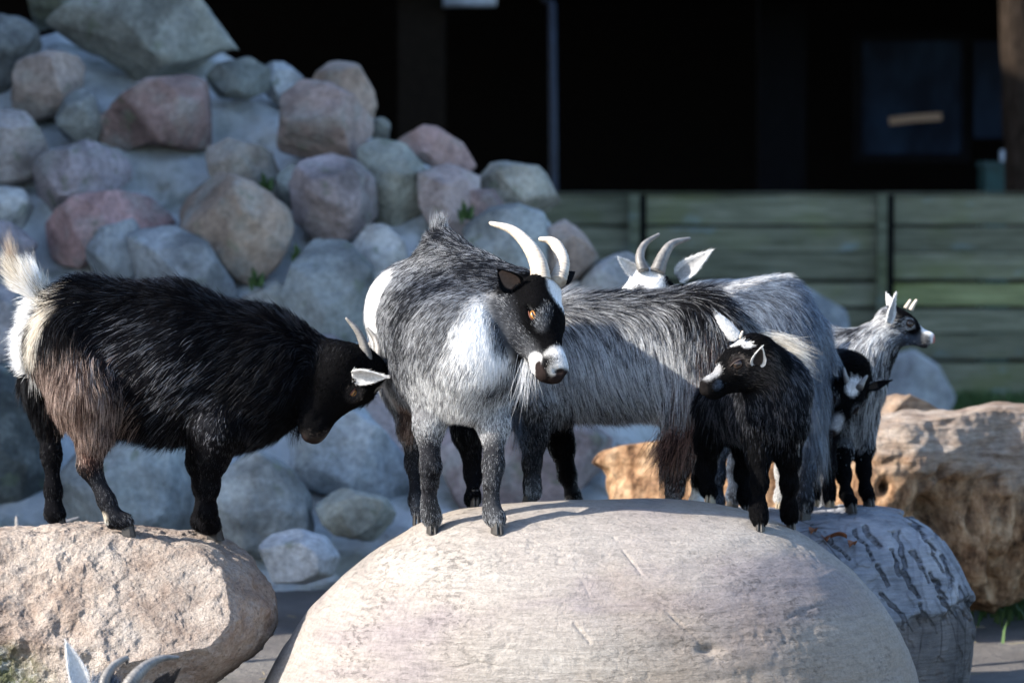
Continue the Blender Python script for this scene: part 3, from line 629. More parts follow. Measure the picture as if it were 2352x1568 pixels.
def sdf_prim(p, X):
    if p['t'] == 'c':
        a, b, ra, rb = p['a'], p['b'], p['ra'], p['rb']; ab = b-a; q = X-a
        if p.get('fl'):
            w, s = p['fl']; q = q + ((1/s-1)*(q@w))[..., None]*w; ab = ab + (1/s-1)*(ab@w)*w
        h = np.clip((q@ab)/max(ab@ab, 1e-12), 0, 1)
        return np.linalg.norm(q-h[..., None]*ab, axis=-1) - (ra+(rb-ra)*h)
    q = (X-p['a'])@p['R'].T; k0 = np.linalg.norm(q/p['r'], axis=-1); k1 = np.linalg.norm(q/p['r']**2, axis=-1)
    return k0*(k0-1)/np.maximum(k1, 1e-6)
def bounds(p):
    if p['t'] == 'c':
        r = max(p['ra'], p['rb']); return np.minimum(p['a'], p['b'])-r, np.maximum(p['a'], p['b'])+r
    r = p['r'].max(); return p['a']-r, p['a']+r
def surface(prims, h):
    B = [bounds(p) for p in prims if not p.get('cut')]
    lo = np.min([b[0] for b in B], 0)-.03; hi = np.max([b[1] for b in B], 0)+.03
    n = np.ceil((hi-lo)/h).astype(int)+1
    Vv = np.full(n, 1.0, np.float32)
    for p in prims:
        b0, b1 = bounds(p); pad = p['k']+3*h
        i0 = np.clip(((b0-pad-lo)/h).astype(int), 0, n-1); i1 = np.clip(((b1+pad-lo)/h).astype(int)+2, 1, n)
        ax = [lo[k]+h*np.arange(i0[k], i1[k]) for k in range(3)]
        X = np.stack(np.meshgrid(*ax, indexing='ij'), -1); d = sdf_prim(p, X); k = p['k']
        sl_ = tuple(slice(i0[q], i1[q]) for q in range(3)); v = Vv[sl_]
        if p.get('cut'):
            d = -d; hh = np.clip(.5-.5*(v-d)/k, 0, 1); Vv[sl_] = v+(d-v)*hh+k*hh*(1-hh)
        else:
            hh = np.clip(.5+.5*(v-d)/k, 0, 1); Vv[sl_] = v+(d-v)*hh-k*hh*(1-hh)
    # surface nets
    I = Vv < 0; c = np.zeros(n-1, int)
    offs = [(a, b, e) for a in (0, 1) for b in (0, 1) for e in (0, 1)]
    sub = lambda A, o: A[o[0]:n[0]-1+o[0], o[1]:n[1]-1+o[1], o[2]:n[2]-1+o[2]]
    for o in offs: c += sub(I, o)
    act = (c > 0) & (c < 8); ids = np.full(n-1, -1); ids[act] = np.arange(act.sum()); cell = np.argwhere(act)
    vals = {o: sub(Vv, o)[act] for o in offs}; acc = np.zeros((len(cell), 3)); cnt = np.zeros(len(cell))
    for o in offs:
        for ax_ in range(3):
            if o[ax_]: continue
            o2 = tuple(1 if q == ax_ else o[q] for q in range(3)); a, b = vals[o], vals[o2]; m = (a < 0) != (b < 0)
            t = np.where(m, a/np.where(m, a-b, 1), 0); pt = np.array(o, float)[None]+t[:, None]*np.eye(3)[ax_]
            acc += pt*m[:, None]; cnt += m
    V = lo+h*(cell+acc/cnt[:, None]); Q = []
    for ax_ in range(3):
        u, w = (ax_+1) % 3, (ax_+2) % 3
        s0 = [slice(1, n[q]-1) for q in range(3)]; s0[ax_] = slice(0, n[ax_]-1); s1 = list(s0); s1[ax_] = slice(1, n[ax_])
        A, B2 = I[tuple(s0)], I[tuple(s1)]; e = np.argwhere(A != B2)
        if not len(e): continue
        flip = A[A != B2]; base = e.copy()
        for q in range(3):
            if q != ax_: base[:, q] += 1
        g = lambda du, dw: ids[tuple((base-np.eye(3, dtype=int)[u]*du-np.eye(3, dtype=int)[w]*dw).T)]
        f = np.stack([g(1, 1), g(0, 1), g(0, 0), g(1, 0)], 1); f[~flip] = f[~flip][:, ::-1]; Q.append(f)
    Q = np.vstack(Q); Q = Q[(Q >= 0).all(1)]
    # light smoothing
    E = np.vstack([Q[:, [0, 1]], Q[:, [1, 2]], Q[:, [2, 3]], Q[:, [3, 0]]])
    for _ in range(2):
        s = np.zeros_like(V); k = np.zeros(len(V))
        for q in range(3): s[:, q] = np.bincount(E[:, 0], V[E[:, 1], q], len(V))+np.bincount(E[:, 1], V[E[:, 0], q], len(V))
        k = np.bincount(E[:, 0], minlength=len(V))+np.bincount(E[:, 1], minlength=len(V))
        V = V*.5+.5*s/np.maximum(k, 1)[:, None]
    return V, Q
def vnormals(V, T):
    fn = np.cross(V[T[:, 1]]-V[T[:, 0]], V[T[:, 2]]-V[T[:, 0]]); N = np.zeros_like(V)
    for c in range(3):
        for q in range(3): N[:, q] += np.bincount(T[:, c], fn[:, q], len(V))
    return nrm(N)

PAL = {  # root colours: dark, light, share of light hairs
 'black': ((.003, .003, .004), (.022, .024, .030), .3), 'jet': ((.0025, .0025, .003), (.006, .006, .007), .3),
 'white': ((.80, .80, .80), (.90, .90, .90), .5), 'grey_dark': ((.007, .008, .011), (.27, .285, .32), .27),
 'grey': ((.014, .015, .019), (.46, .475, .50), .46), 'grey_light': ((.06, .06, .07), (.80, .81, .82), .70),
 'brown': ((.035, .018, .014), (.42, .31, .26), .45), 'redbrown': ((.015, .007, .006), (.24, .13, .10), .42),
 'cream': ((.42, .36, .28), (.74, .69, .60), .6), 'tan': ((.30, .22, .16), (.5, .4, .3), .5),
 'blue_grey': ((.03, .038, .055), (.15, .195, .27), .5), 'dark_kid': ((.005, .006, .009), (.095, .10, .12), .32), 'pale_grey': ((.20, .20, .21), (.66, .66, .66), .6),  # blue_grey also carries the bluish shade on the rear goat
 'sooty': ((.02, .018, .018), (.12, .10, .09), .4),
 'bald_nose': ((.012, .009, .009), (.022, .016, .015), .5), 'bald_knee': ((.36, .30, .24), (.42, .35, .29), .5), 'bald_pink': ((.30, .12, .10), (.34, .15, .12), .5)}
PAL['leg_dark'] = ((.006, .006, .008), (.11, .115, .13), .42); PAL['bald_dark'] = ((.005, .005, .005), (.012, .010, .010), .5)
PAL['sheen'] = ((.004, .004, .006), (.26, .27, .31), .30)  # gloss on the black goat's flank painted in as lighter hairs
PN = list(PAL); PC1 = np.array([PAL[k][0] for k in PN]); PC2 = np.array([PAL[k][1] for k in PN]); PPR = np.array([PAL[k][2] for k in PN])
BALD = np.array([k.startswith('bald') for k in PN])
REG = {  # length, lift, relative density, pull of gravity
 'trunk': (.030, .30, 1.0, .55), 'back': (.034, .5, 1.0, .1), 'neck': (.030, .3, 1.1, .5), 'head': (.0075, .20, 4.2, 0), 'muzzle': (.0045, .2, 5.0, 0),
 'leg': (.0085, .22, 2.6, .2), 'foot': (.0085, .22, 3.2, .45), 'haunch': (.034, .28, 1.0, .6), 'belly': (.04, .35, 1.0, .7), 'skirt': (.085, .3, 1.2, 1.3),
 'tail': (.05, .45, 2.5, 0.0), 'ear': (.008, .3, 2.2, 0)}

class Goat:
    def __init__(s, name, D, label, cat='goat', group='goats on the boulders', reg=None, base='black', eye='eye', horn='horn_pale', lenk=1.0):
        s.name, s.D, s.label, s.cat, s.group = name, D, label, cat, group
        s.m = D/F; s.prims = []; s.blobs = []; s.feet = []; s.extra = []; s.base = base; s.reg = dict(REG); s.lenk = lenk
        if reg: s.reg.update(reg)
        s.eyemat, s.hornmat = eye, horn; s.kids = []; s.tufts = []; s.foot = 1.0 if cat == 'goat' else .8; s.lid = (24, 26) if cat == 'goat' else (34, 34); s.rim = (.12, .055, .045) if cat == 'goat' else (.05, .04, .038)
    def p(s, q):                       # (px, py[, dd]) -> world
        return q if isinstance(q, np.ndarray) else P(q[0], q[1], s.D+(q[2] if len(q) > 2 else 0))
    def cap(s, a, b, ra, rb, reg='trunk', k=.03, flow=None, flat=None, pal=None, cut=False):
        d = dict(t='c', a=s.p(a), b=s.p(b), ra=ra*s.m, rb=rb*s.m, k=k, reg=reg, pal=pal, cut=cut)
        d['flow'] = nrm(flow) if flow is not None else nrm(d['b']-d['a']+1e-9)
        if flat: d['fl'] = (-FW, flat)
        s.prims.append(d)
    def leg(s, pts, reg=None, toe=(0, -.3, 1), pal=None, hoof='hoof', foot=True, snap=None, k=.022):
        """pts: (px, py, dd, r); the last is the sole"""
        pts = [list(q) for q in pts]; W_ = [s.p(q[:3]) for q in pts]; R_ = [q[3]*(1 if i_ == 0 else (.70 if s.cat == 'goat' else .74) if i_ == len(pts)-1 else .84 if i_ == 1 else .72) for i_, q in enumerate(pts)]
        if foot:
            h = None
            if snap is not False: h = hit(pts[-1][0], pts[-1][1])
            if h is None or abs((h-CAMP)@FW-s.D) > .5 or snap == 'drop': h = drop(W_[-1])
            delta = h-W_[-1]; n = len(W_)
            for i in range(n): W_[i] = W_[i]+delta*(i/(n-1))**1.0
        regs = ['leg']*(len(pts)-2)+['foot']
        if reg: regs[0] = reg
        if foot: W_[-1] = W_[-1]+np.array([0, 0, .024*s.foot])
        for i in range(len(pts)-1):
            s.prims.append(dict(t='c', a=W_[i], b=W_[i+1], ra=R_[i]*s.m, rb=R_[i+1]*s.m, k=k if i else .035, reg=regs[i], pal=pal[i] if isinstance(pal, list) else pal, flow=nrm(W_[i+1]-W_[i])))
        if foot:
            t = CV(*toe); t[2] = 0; t = nrm(t)
            r = R_[-1]*s.m*.92
            s.prims.append(dict(t='c', a=W_[-1]+np.array([0, 0, .008]), b=W_[-1]+t*r*.55+np.array([0, 0, .0]), ra=r*.66, rb=r*.5, k=.010, reg='foot', pal=pal[-1] if isinstance(pal, list) else pal, flow=nrm(t*.5+np.array([0, 0, -1]))))
            s.feet.append((h, t, R_[-1]*s.m*1.2, hoof))
        return W_
    def head(s, poll, f, u, L, kid=False, faceflow=None, wide=1.0, open_mouth=False):
        o = s.p(poll); f = CV(*f); u0 = CV(*u); u = nrm(u0-(u0@f)*f); w = np.cross(u, f)   # w: the animal's left
        s.hf = (o, f, u, w, L); H = lambda x, y, z: o+L*(x*f+y*w*wide+z*u); s.H = H
        back = nrm(-f-.15*u)
        def c(a, b, ra, rb, k=.03, reg='head', fl=back, cut=False):
            s.prims.append(dict(t='c', a=H(*a), b=H(*b), ra=ra*L, rb=rb*L, k=k*L/.18 if not cut else k, reg=reg, flow=fl, pal=None, cut=cut))
        if kid:
            c((.14, 0, -.16), (.26, 0, -.18), .235, .22)
            for y in (-1, 1):
                c((.34, y*.13, -.13), (.48, y*.11, -.13), .125, .10, .02)
                c((.22, y*.07, -.33), (.50, y*.05, -.33), .13, .10)
            c((.42, 0, -.17), (.82, 0, -.235), .16, .105)
            c((.45, 0, -.31), (.82, 0, -.32), .10, .075, .02)
            mz = .84
        else:
            c((.10, 0, -.16), (.26, 0, -.17), .20, .205)
            for y in (-1, 1):
                c((.26, y*.12, -.12), (.38, y*.125, -.13), .115, .09, .02)
                c((.16, y*.08, -.36), (.44, y*.05, -.34), .13, .115)
                c((.06, y*.10, -.02), (.10, y*.10, -.04), .10, .10, .02)      # horn seats
            c((.36, 0, -.16), (.84, 0, -.185), .155, .088)
            c((.40, 0, -.33), (.84, 0, -.315), .11, .075, .02)
            mz = .84
        c((mz, 0, -.20), (mz+.06, 0, -.225), .098, .082, .02, 'muzzle')
        c((mz-.06, 0, -.325), (mz+.01, 0, -.315), .066, .056, .012, 'muzzle')
        for y in (-1, 1): c((mz+.02, y*.06, -.22), (mz+.05, y*.05, -.25), .07, .06, .012, 'muzzle')
        c((mz+.085, 0, -.155), (mz+.105, 0, -.21), .052, .042, .012, 'muzzle')
        for y in (-1, 1): c((mz+.125, y*.058, -.150), (mz+.10, y*.085, -.190), .026, .017, .003, cut=True)
        for y in (-1, 1):
            c((mz+.12, y*.02, -.292), (mz-.12, y*.12, -.272), .014+.02*open_mouth, .010, .002, cut=True)
            c((.345 if not kid else .46, y*.235, -.145 if not kid else -.10), (.405 if not kid else .52, y*.225, -.15 if not kid else -.105), .036, .034, .006, cut=True)
            if not kid: c((.30, y*.215, -.085), (.40, y*.20, -.08), .035, .028, .008)
        s.mz = mz
    def eyes(s, sides=(-1, 1), r=.052):
        o, f, u, w, L = s.hf
        for y in sides:
            c = s.H(.375 if s.cat == 'goat' else .49, y*.195, -.145 if s.cat == 'goat' else -.10)
            D_, Fc = ico(3); out = nrm(w*y+.25*f+.1*u); xx = nrm(f-(f@out)*out); zz = np.cross(out, xx)*y; zz = zz*np.sign(zz@u)
            me = bpy.data.meshes.new('eye'); me.from_pydata(D_.tolist(), [], Fc.tolist()); me.polygons.foreach_set('use_smooth', [True]*len(Fc)); me.materials.append(M[s.eyemat])
            s.kids.append(('eye', me, c-out*r*L*.38, (xx, out, zz), r*L))
            # lids: two shells that close over the ball from above and below
            cc = c-out*r*L*.38; Rr = r*L*1.07
            for a0, a1 in ((math.radians(s.lid[0]), math.radians(115)), (-math.radians(s.lid[1]), -math.radians(115))):
                V, C_ = [], []; na, nb = 17, 10
                for q in range(nb):
                    ph = a0+(a1-a0)*q/(nb-1)
                    for k in range(na):
                        al = math.pi*(k/(na-1)*.96+.02); rr = Rr*(1.03 if q == 0 else 1.0)*(1+.05*math.sin(q*2.2)*(q < 5))
                        V.append(cc+rr*(1.22*math.cos(al)*xx+math.sin(al)*(math.cos(ph)*out+math.sin(ph)*zz)))
                        C_.append(s.rim if q < 2 else (.010, .008, .008))
                Fc2 = [(q*na+k, q*na+k+1, (q+1)*na+k+1, (q+1)*na+k) for q in range(nb-1) for k in range(na-1)]
                s.kids.append(('eyelid', V, Fc2, np.array(C_)))
    def ear(s, base, tip, face, width, cup=.55, c_out='black', c_in='bald_pink', rim=None, blobs=(), L=1):
        s.extra.append(('ear', s.p(base), s.p(tip), CV(*face), width*s.m, cup, c_out, c_in, rim, [(s.p(b[0]), b[1]*s.m, b[2]) for b in blobs]))
    def horn(s, pts, r0, r1, mat=None, flat=.72, fdir=None, ridges=26):
        pp = spline([s.p(q) for q in pts], 60); t = np.linspace(0, 1, 60)
        rr = (r1+(r0-r1)*(1-t)**.8)*s.m*(1-.0*t); rr[-1] *= .5
        rid = lambda i, th: .075*math.sin(t[i]*ridges*6.28+.6*math.sin(th))*(1-t[i])**.5*max(0, .4+.6*math.cos(th+.6))+.02*math.sin(t[i]*97+th*3)
        V, Fc = tube(pp, rr, 22, flat, -FW if fdir is None else CV(*fdir), rid)
        col_ = np.repeat(.72+.28*np.clip(t*2.2, 0, 1)+.14*np.sin(t*ridges*6.28), 22); col_ = np.concatenate([col_, [1, .8]])
        s.kids.append(('horn', V, Fc, np.stack([col_, col_*.98, col_*.95], 1), mat or s.hornmat))
    def paint(s, a, b, r, pal, rb=None, soft=.3):
        s.blobs.append((s.p(a), s.p(b if b is not None else a), r*s.m, (r if rb is None else rb)*s.m, pal, soft))
    def hpaint(s, a, b, r, pal, soft=.25):
        L = s.hf[4]; s.blobs.append((s.H(*a), s.H(*b), r*L, r*L, pal, soft))
    def palette(s, X, rnd=None, reg_pal=None):
        """chance of every palette at the points X -> chosen index (or, without rnd, the mean colour)"""
        n = len(X); nz = fbm(X*38, 3, 21)
        if rnd is None:
            C = PC1*(1-.3*PPR[:, None])+PC2*.3*PPR[:, None]; C[BALD] = (PC1[BALD]+PC2[BALD])/2; c = C[reg_pal]
        else: ix = reg_pal.copy()
        for a, b, ra, rb, pal, soft in s.blobs:
            ab = b-a; h = np.clip(((X-a)@ab)/max(ab@ab, 1e-12), 0, 1); r = ra+(rb-ra)*h
            d = np.linalg.norm(X-a-h[:, None]*ab, axis=1)/r + .16*nz*(soft/.3)
            w = np.clip((1+soft-d)/(2*soft), 0, 1); k = PN.index(pal)
            if rnd is None: c = c*(1-w[:, None])+C[k]*w[:, None]
            else:
                rr = rnd(); ix = np.where(rr < w, k, ix)
        return c if rnd is None else ix
    def grow(s, name, parent, V, T, N_, flow, ln, lift, dens, grav, palfn, n, rad, seed, clump=.45):
        r0 = np.random.default_rng(seed)
        A = np.linalg.norm(np.cross(V[T[:, 1]]-V[T[:, 0]], V[T[:, 2]]-V[T[:, 0]]), axis=1)/2*dens[T].mean(1)
        fi = r0.choice(len(T), n, p=A/A.sum()); b = r0.random((n, 2)); sw = b.sum(1) > 1; b[sw] = 1-b[sw]
        bc = np.stack([1-b.sum(1), b[:, 0], b[:, 1]], 1); t = T[fi]
        I = lambda q: (q[t]*(bc[..., None] if q.ndim == 2 else bc)).sum(1)
        X, Nn, fl, L, li, gr = I(V), nrm(I(N_)), I(flow), I(ln), I(lift), I(grav)
        ix = palfn(X, lambda: r0.random(n), t, bc)
        keep = ~BALD[ix]; X, Nn, fl, L, li, gr, ix = X[keep], Nn[keep], fl[keep], L[keep], li[keep], gr[keep], ix[keep]; n = len(X)
        wob = np.stack([fbm(X*16+q*31, 2, 30+q) for q in range(3)], 1)*.42
        dr = nrm(fl)+gr[:, None]*np.array([0, 0, -.8])+wob+r0.normal(size=(n, 3))*.11
        tg = nrm(dr-(dr*Nn).sum(1, keepdims=True)*Nn)
        li = np.clip(li*(.8+.5*r0.random(n)), 0, .9); d0 = tg*np.sqrt(1-li**2)[:, None]+Nn*li[:, None]
        L = L*(.7+.55*r0.random(n))*(1+.25*fbm(X*25, 2, 50))*s.lenk
        K = 5; sv = np.linspace(0, 1, K); pts = np.zeros((n, K, 3))
        bend = (np.array([0, 0, -1.0])*gr[:, None]*.45-Nn*.18*np.clip(li*2, 0, 1)[:, None]+r0.normal(size=(n, 3))*.10)
        for j, q in enumerate(sv): pts[:, j] = X-Nn*.001+L[:, None]*(q*d0+q*q*bend)
        if clump > 0:
            m = max(2, n//15); g = r0.choice(n, m, False); kd = KDTree(m)
            for i, q in enumerate(X[g]): kd.insert(q, i)
            kd.balance(); near = np.array([kd.find(q)[1] for q in X.tolist()]); gd = g[near]
            far = np.linalg.norm(X-X[gd], axis=1); cw = clump*np.clip(1.4-far/np.maximum(L*.4, .003), 0, 1)
            for j, q in enumerate(sv):
                tgt = pts[gd, j]+(X-X[gd])*.25; pts[:, j] += (tgt-pts[:, j])*(cw*q**1.3)[:, None]*(far > 0)[:, None]
            cn = hsh(gd, gd*3, gd*7, 5)
        else: cn = r0.random(n)
        lt = (r0.random(n)*.62+cn*.38) < (PPR[ix]*1.0)
        c = np.where(lt[:, None], PC2[ix], PC1[ix])*(.8+.4*r0.random((n, 1)))
        dk = (PC2[ix].mean(1)/np.maximum(PC1[ix].mean(1), 1e-4)) > 2.5
        c = np.clip(c, 0, .92)
        cu = bpy.data.hair_curves.new(name); cu.add_curves([K]*n)
        base = wloc(parent)
        cu.attributes['position'].data.foreach_set('vector', (pts-base).astype(np.float32).ravel())
        ra = cu.attributes.new('radius', 'FLOAT', 'POINT'); prof = np.array([1, .95, .8, .55, .12])
        ra.data.foreach_set('value', (rad*.85*(.75+.5*r0.random(n))[:, None]*prof[None]).astype(np.float32).ravel())
        ca = cu.attributes.new('col', 'FLOAT_COLOR', 'CURVE'); ca.data.foreach_set('color', np.concatenate([c, np.ones((n, 1))], 1).astype(np.float32).ravel())
        cu.materials.append(M['hair'])
        o = bpy.data.objects.new(name, cu); link(o, parent); return o
    def build(s, n=60000, h=.0042, rad=.00034, seed=1, clump=.45):
        foot = np.mean([q[0] for q in s.feet], 0) if s.feet else s.prims[0]['a']*np.array([1, 1, 0])
        root = empty(s.name, foot); tag(root, s.label, s.cat, s.group); s.root = root
        V, Q = surface(s.prims, h); T = np.vstack([Q[:, [0, 1, 2]], Q[:, [0, 2, 3]]]); Nn = vnormals(V, T)
        pr = [p for p in s.prims if not p.get('cut')]
        dist = np.stack([sdf_prim(p, V) for p in pr], 1); dist -= dist.min(1, keepdims=True)
        w = np.exp(-np.maximum(dist, 0)/.012); w /= w.sum(1, keepdims=True)
        R = np.array([s.reg[p['reg']] for p in pr]); par = w@R
        flow = w@np.array([p['flow'] for p in pr])
        pidx = np.array([PN.index(p['pal'] or s.base) for p in pr]); own = pidx[np.argmax(w, 1)]
        r1 = np.random.default_rng(seed+99)
        vc = s.palette(V, None, own)*.8
        vb = s.palette(V, lambda: np.full(len(V), .5), own); vc[BALD[vb]] /= .8
        o = mesh_obj('body', V, Q, M['skin'], root, vcol=vc)
        def pf(X, rnd, t, bc):
            # palette of the nearest primitive, picked by weight so that borders feather
            q = rnd(); pick = np.where(q < bc[:, 0], t[:, 0], np.where(q < bc[:, 0]+bc[:, 1], t[:, 1], t[:, 2])); wv = w[pick]; cs = np.cumsum(wv, 1)
            j = (cs < (rnd()*.999)[:, None]*cs[:, -1:]).sum(1); return s.palette(X, rnd, pidx[np.minimum(j, len(pidx)-1)])
        s.grow('coat', root, V, T, Nn, flow, par[:, 0], par[:, 1], par[:, 2], par[:, 3], pf, n, rad, seed, clump)
        for e in s.extra: s._ear(root, *e[1:], seed=seed, rad=rad)
        for k in s.kids:
            if k[0] == 'eye':
                _, me, c, (xx, yy, zz), r = k; eo = bpy.data.objects.new('eye', me); link(eo, root)
                mt = Matrix([[xx[i], yy[i], zz[i]] for i in range(3)]).to_4x4()
                eo.matrix_local = Matrix.Translation(Vector(c-wloc(root)))@mt@Matrix.Scale(r, 4)
            elif k[0] == 'eyelid': mesh_obj('eyelid', k[1], k[2], M['skin'], root, vcol=k[3])
            elif k[0] == 'horn': mesh_obj('horn', k[1], k[2], M[k[4]], root, vcol=k[3])
        for h_, t, r, hm in s.feet: s._hoof(root, h_, t, r, hm)
        for q in s.tufts: s._tuft(root, *q, seed=seed, rad=rad)
        return root
    def _hoof(s, root, c, t, r, mat):
        sd = np.cross(t, [0, 0, 1]); bm = bmesh.new()
        for y in (-1, 1):
            vs = []
            for x_, y_, z_ in ((-.62, .06, 0), (-.62, .78, 0), (.45, .72, 0), (.95, .34, 0), (.85, .10, 0), (-.5, .10, .026), (-.5, .62, .026), (.25, .60, .026), (.48, .3, .024), (.42, .10, .026)):
                q = c+t*(x_*r*.95+r*.30)+sd*(y*y_*r*.78)+np.array([0, 0, z_*1.4*s.foot-.002]); vs.append(bm.verts.new(q))
            bmesh.ops.convex_hull(bm, input=vs)
        bmesh.ops.recalc_face_normals(bm, faces=bm.faces)
        V = [v.co[:] for v in bm.verts]; bm.verts.index_update(); Fc = [[v.index for v in f.verts] for f in bm.faces]; bm.free()
        mesh_obj('hoof', V, Fc, M[mat], root, smooth=False)
    def _ear(s, root, b, tip, face, wd, cup, c_out, c_in, rim, blobs, seed, rad):
        ax = tip-b; L = np.linalg.norm(ax); ax = ax/L; face = nrm(face-(face@ax)*ax); sd = np.cross(ax, face)
        nu, nv = 26, 17; F_, Bk = [], []
        for i in range(nu):
            u = i/(nu-1); w_ = wd*(math.sin(math.pi*min(1, (u*.93+.07))**.72)**.75)*(1-.25*u)
            if i == nu-1: w_ = wd*.04
            for j in range(nv):
                v = j/(nv-1)*2-1; th = v*1.25*(1-.35*u); r_ = w_/1.1
                q = b+ax*(u*L)+sd*(r_*math.sin(th)/math.sin(1.25)*1.05)+face*(cup*r_*(1-math.cos(th))*1.3-cup*r_*.2+.12*L*u*u*0)
                F_.append(q+face*.001); Bk.append(q-face*.0015)
        nF = nu*nv; V = np.array(F_+Bk); Q = []
        for i in range(nu-1):
            for j in range(nv-1):
                a = i*nv+j; Q += [(a, a+1, a+nv+1, a+nv), (nF+a, nF+a+nv, nF+a+nv+1, nF+a+1)]
        ed = [j for j in range(nv)]+[i*nv+nv-1 for i in range(1, nu)]+[(nu-1)*nv+j for j in range(nv-2, -1, -1)]+[i*nv for i in range(nu-2, 0, -1)]
        Q += [(ed[k], nF+ed[k], nF+ed[(k+1) % len(ed)], ed[(k+1) % len(ed)]) for k in range(len(ed))]
        Q = np.array(Q); T = np.vstack([Q[:, [0, 1, 2]], Q[:, [0, 2, 3]]]); Nn = vnormals(V, T)
        if (Nn[:nF]@face).mean() < 0: Nn = -Nn
        io, ii = PN.index(c_out), PN.index(c_in); ir = PN.index(rim or c_out)
        vv = np.tile(np.abs(np.linspace(-1, 1, nv)), nu*2); inside = np.arange(2*nF) < nF; uu = np.tile(np.repeat(np.linspace(0, 1, nu), nv), 2)
        own = np.where(inside & (vv < .62) & (uu < .85), ii, np.where(inside, ir, io))
        def cf(X, own_):
            for q, r, pal in blobs: own_ = np.where(np.linalg.norm(X-q, axis=1) < r, PN.index(pal), own_)
            return own_
        mean = PC1*(1-PPR[:, None])+PC2*PPR[:, None]
        own = cf(V, own); vc = mean[own]*.6
        eo = mesh_obj('ear', V, Q, M['skin'], root, vcol=vc)
        n = int(np.clip(L*wd*9e5, 500, 5200)); flow = np.repeat(ax[None], len(V), 0)+Nn*.1
        full = np.full(len(V), 1.0)
        s.grow('ear_fur', eo, V, T, Nn, flow, np.where(inside & (vv < .62), .004, .009)*min(1.2, L/.07), full*.3, full, full*0,
               lambda X, rnd, t, bc: own[t[:, 0]], n, rad*.9, seed+5, 0.0)
    def _tuft(s, root, name, pts, n, spread, ln, flow, pal, grav, w=1.0, curl=0, seed=0, rad=.0003):
        """loose long hairs along a line (tails, beards)"""
        r0 = np.random.default_rng(seed+len(name)+n); pp = spline([s.p(q) for q in pts], 40); i = r0.integers(0, 40, n); sp = spread*s.m
        X = pp[i]+r0.normal(size=(n, 3))*sp*.4; tdir = nrm(np.gradient(pp, axis=0))[i]; f = CV(*flow) if flow is not None else tdir
        out = r0.normal(size=(n, 3))*.22*w; d = nrm(f+tdir*.4+out); L = ln*s.m*(.5+.7*r0.random(n))*(1-.35*i/40)
        K = 6; pts_ = np.zeros((n, K, 3)); bend = np.array([0, 0, -1.0])*grav+r0.normal(size=(n, 3))*.12+curl*UP
        for j, q in enumerate(np.linspace(0, 1, K)): pts_[:, j] = X+L[:, None]*(q*d+q*q*bend)
        ix = np.full(n, PN.index(pal)); c = np.where((r0.random(n) < PPR[ix])[:, None], PC2[ix], PC1[ix])*(.85+.3*r0.random((n, 1)))
        cu = bpy.data.hair_curves.new(name); cu.add_curves([K]*n); cu.attributes['position'].data.foreach_set('vector', (pts_-wloc(root)).astype(np.float32).ravel())
        ra = cu.attributes.new('radius', 'FLOAT', 'POINT'); ra.data.foreach_set('value', (rad*np.array([1, 1, .9, .75, .5, .1])[None]*np.ones((n, 1))).astype(np.float32).ravel())
        ca = cu.attributes.new('col', 'FLOAT_COLOR', 'CURVE'); ca.data.foreach_set('color', np.concatenate([np.clip(c, 0, .92), np.ones((n, 1))], 1).astype(np.float32).ravel())
        cu.materials.append(M['hair']); o = bpy.data.objects.new(name, cu); link(o, root)

QH = 1.0      # share of hairs
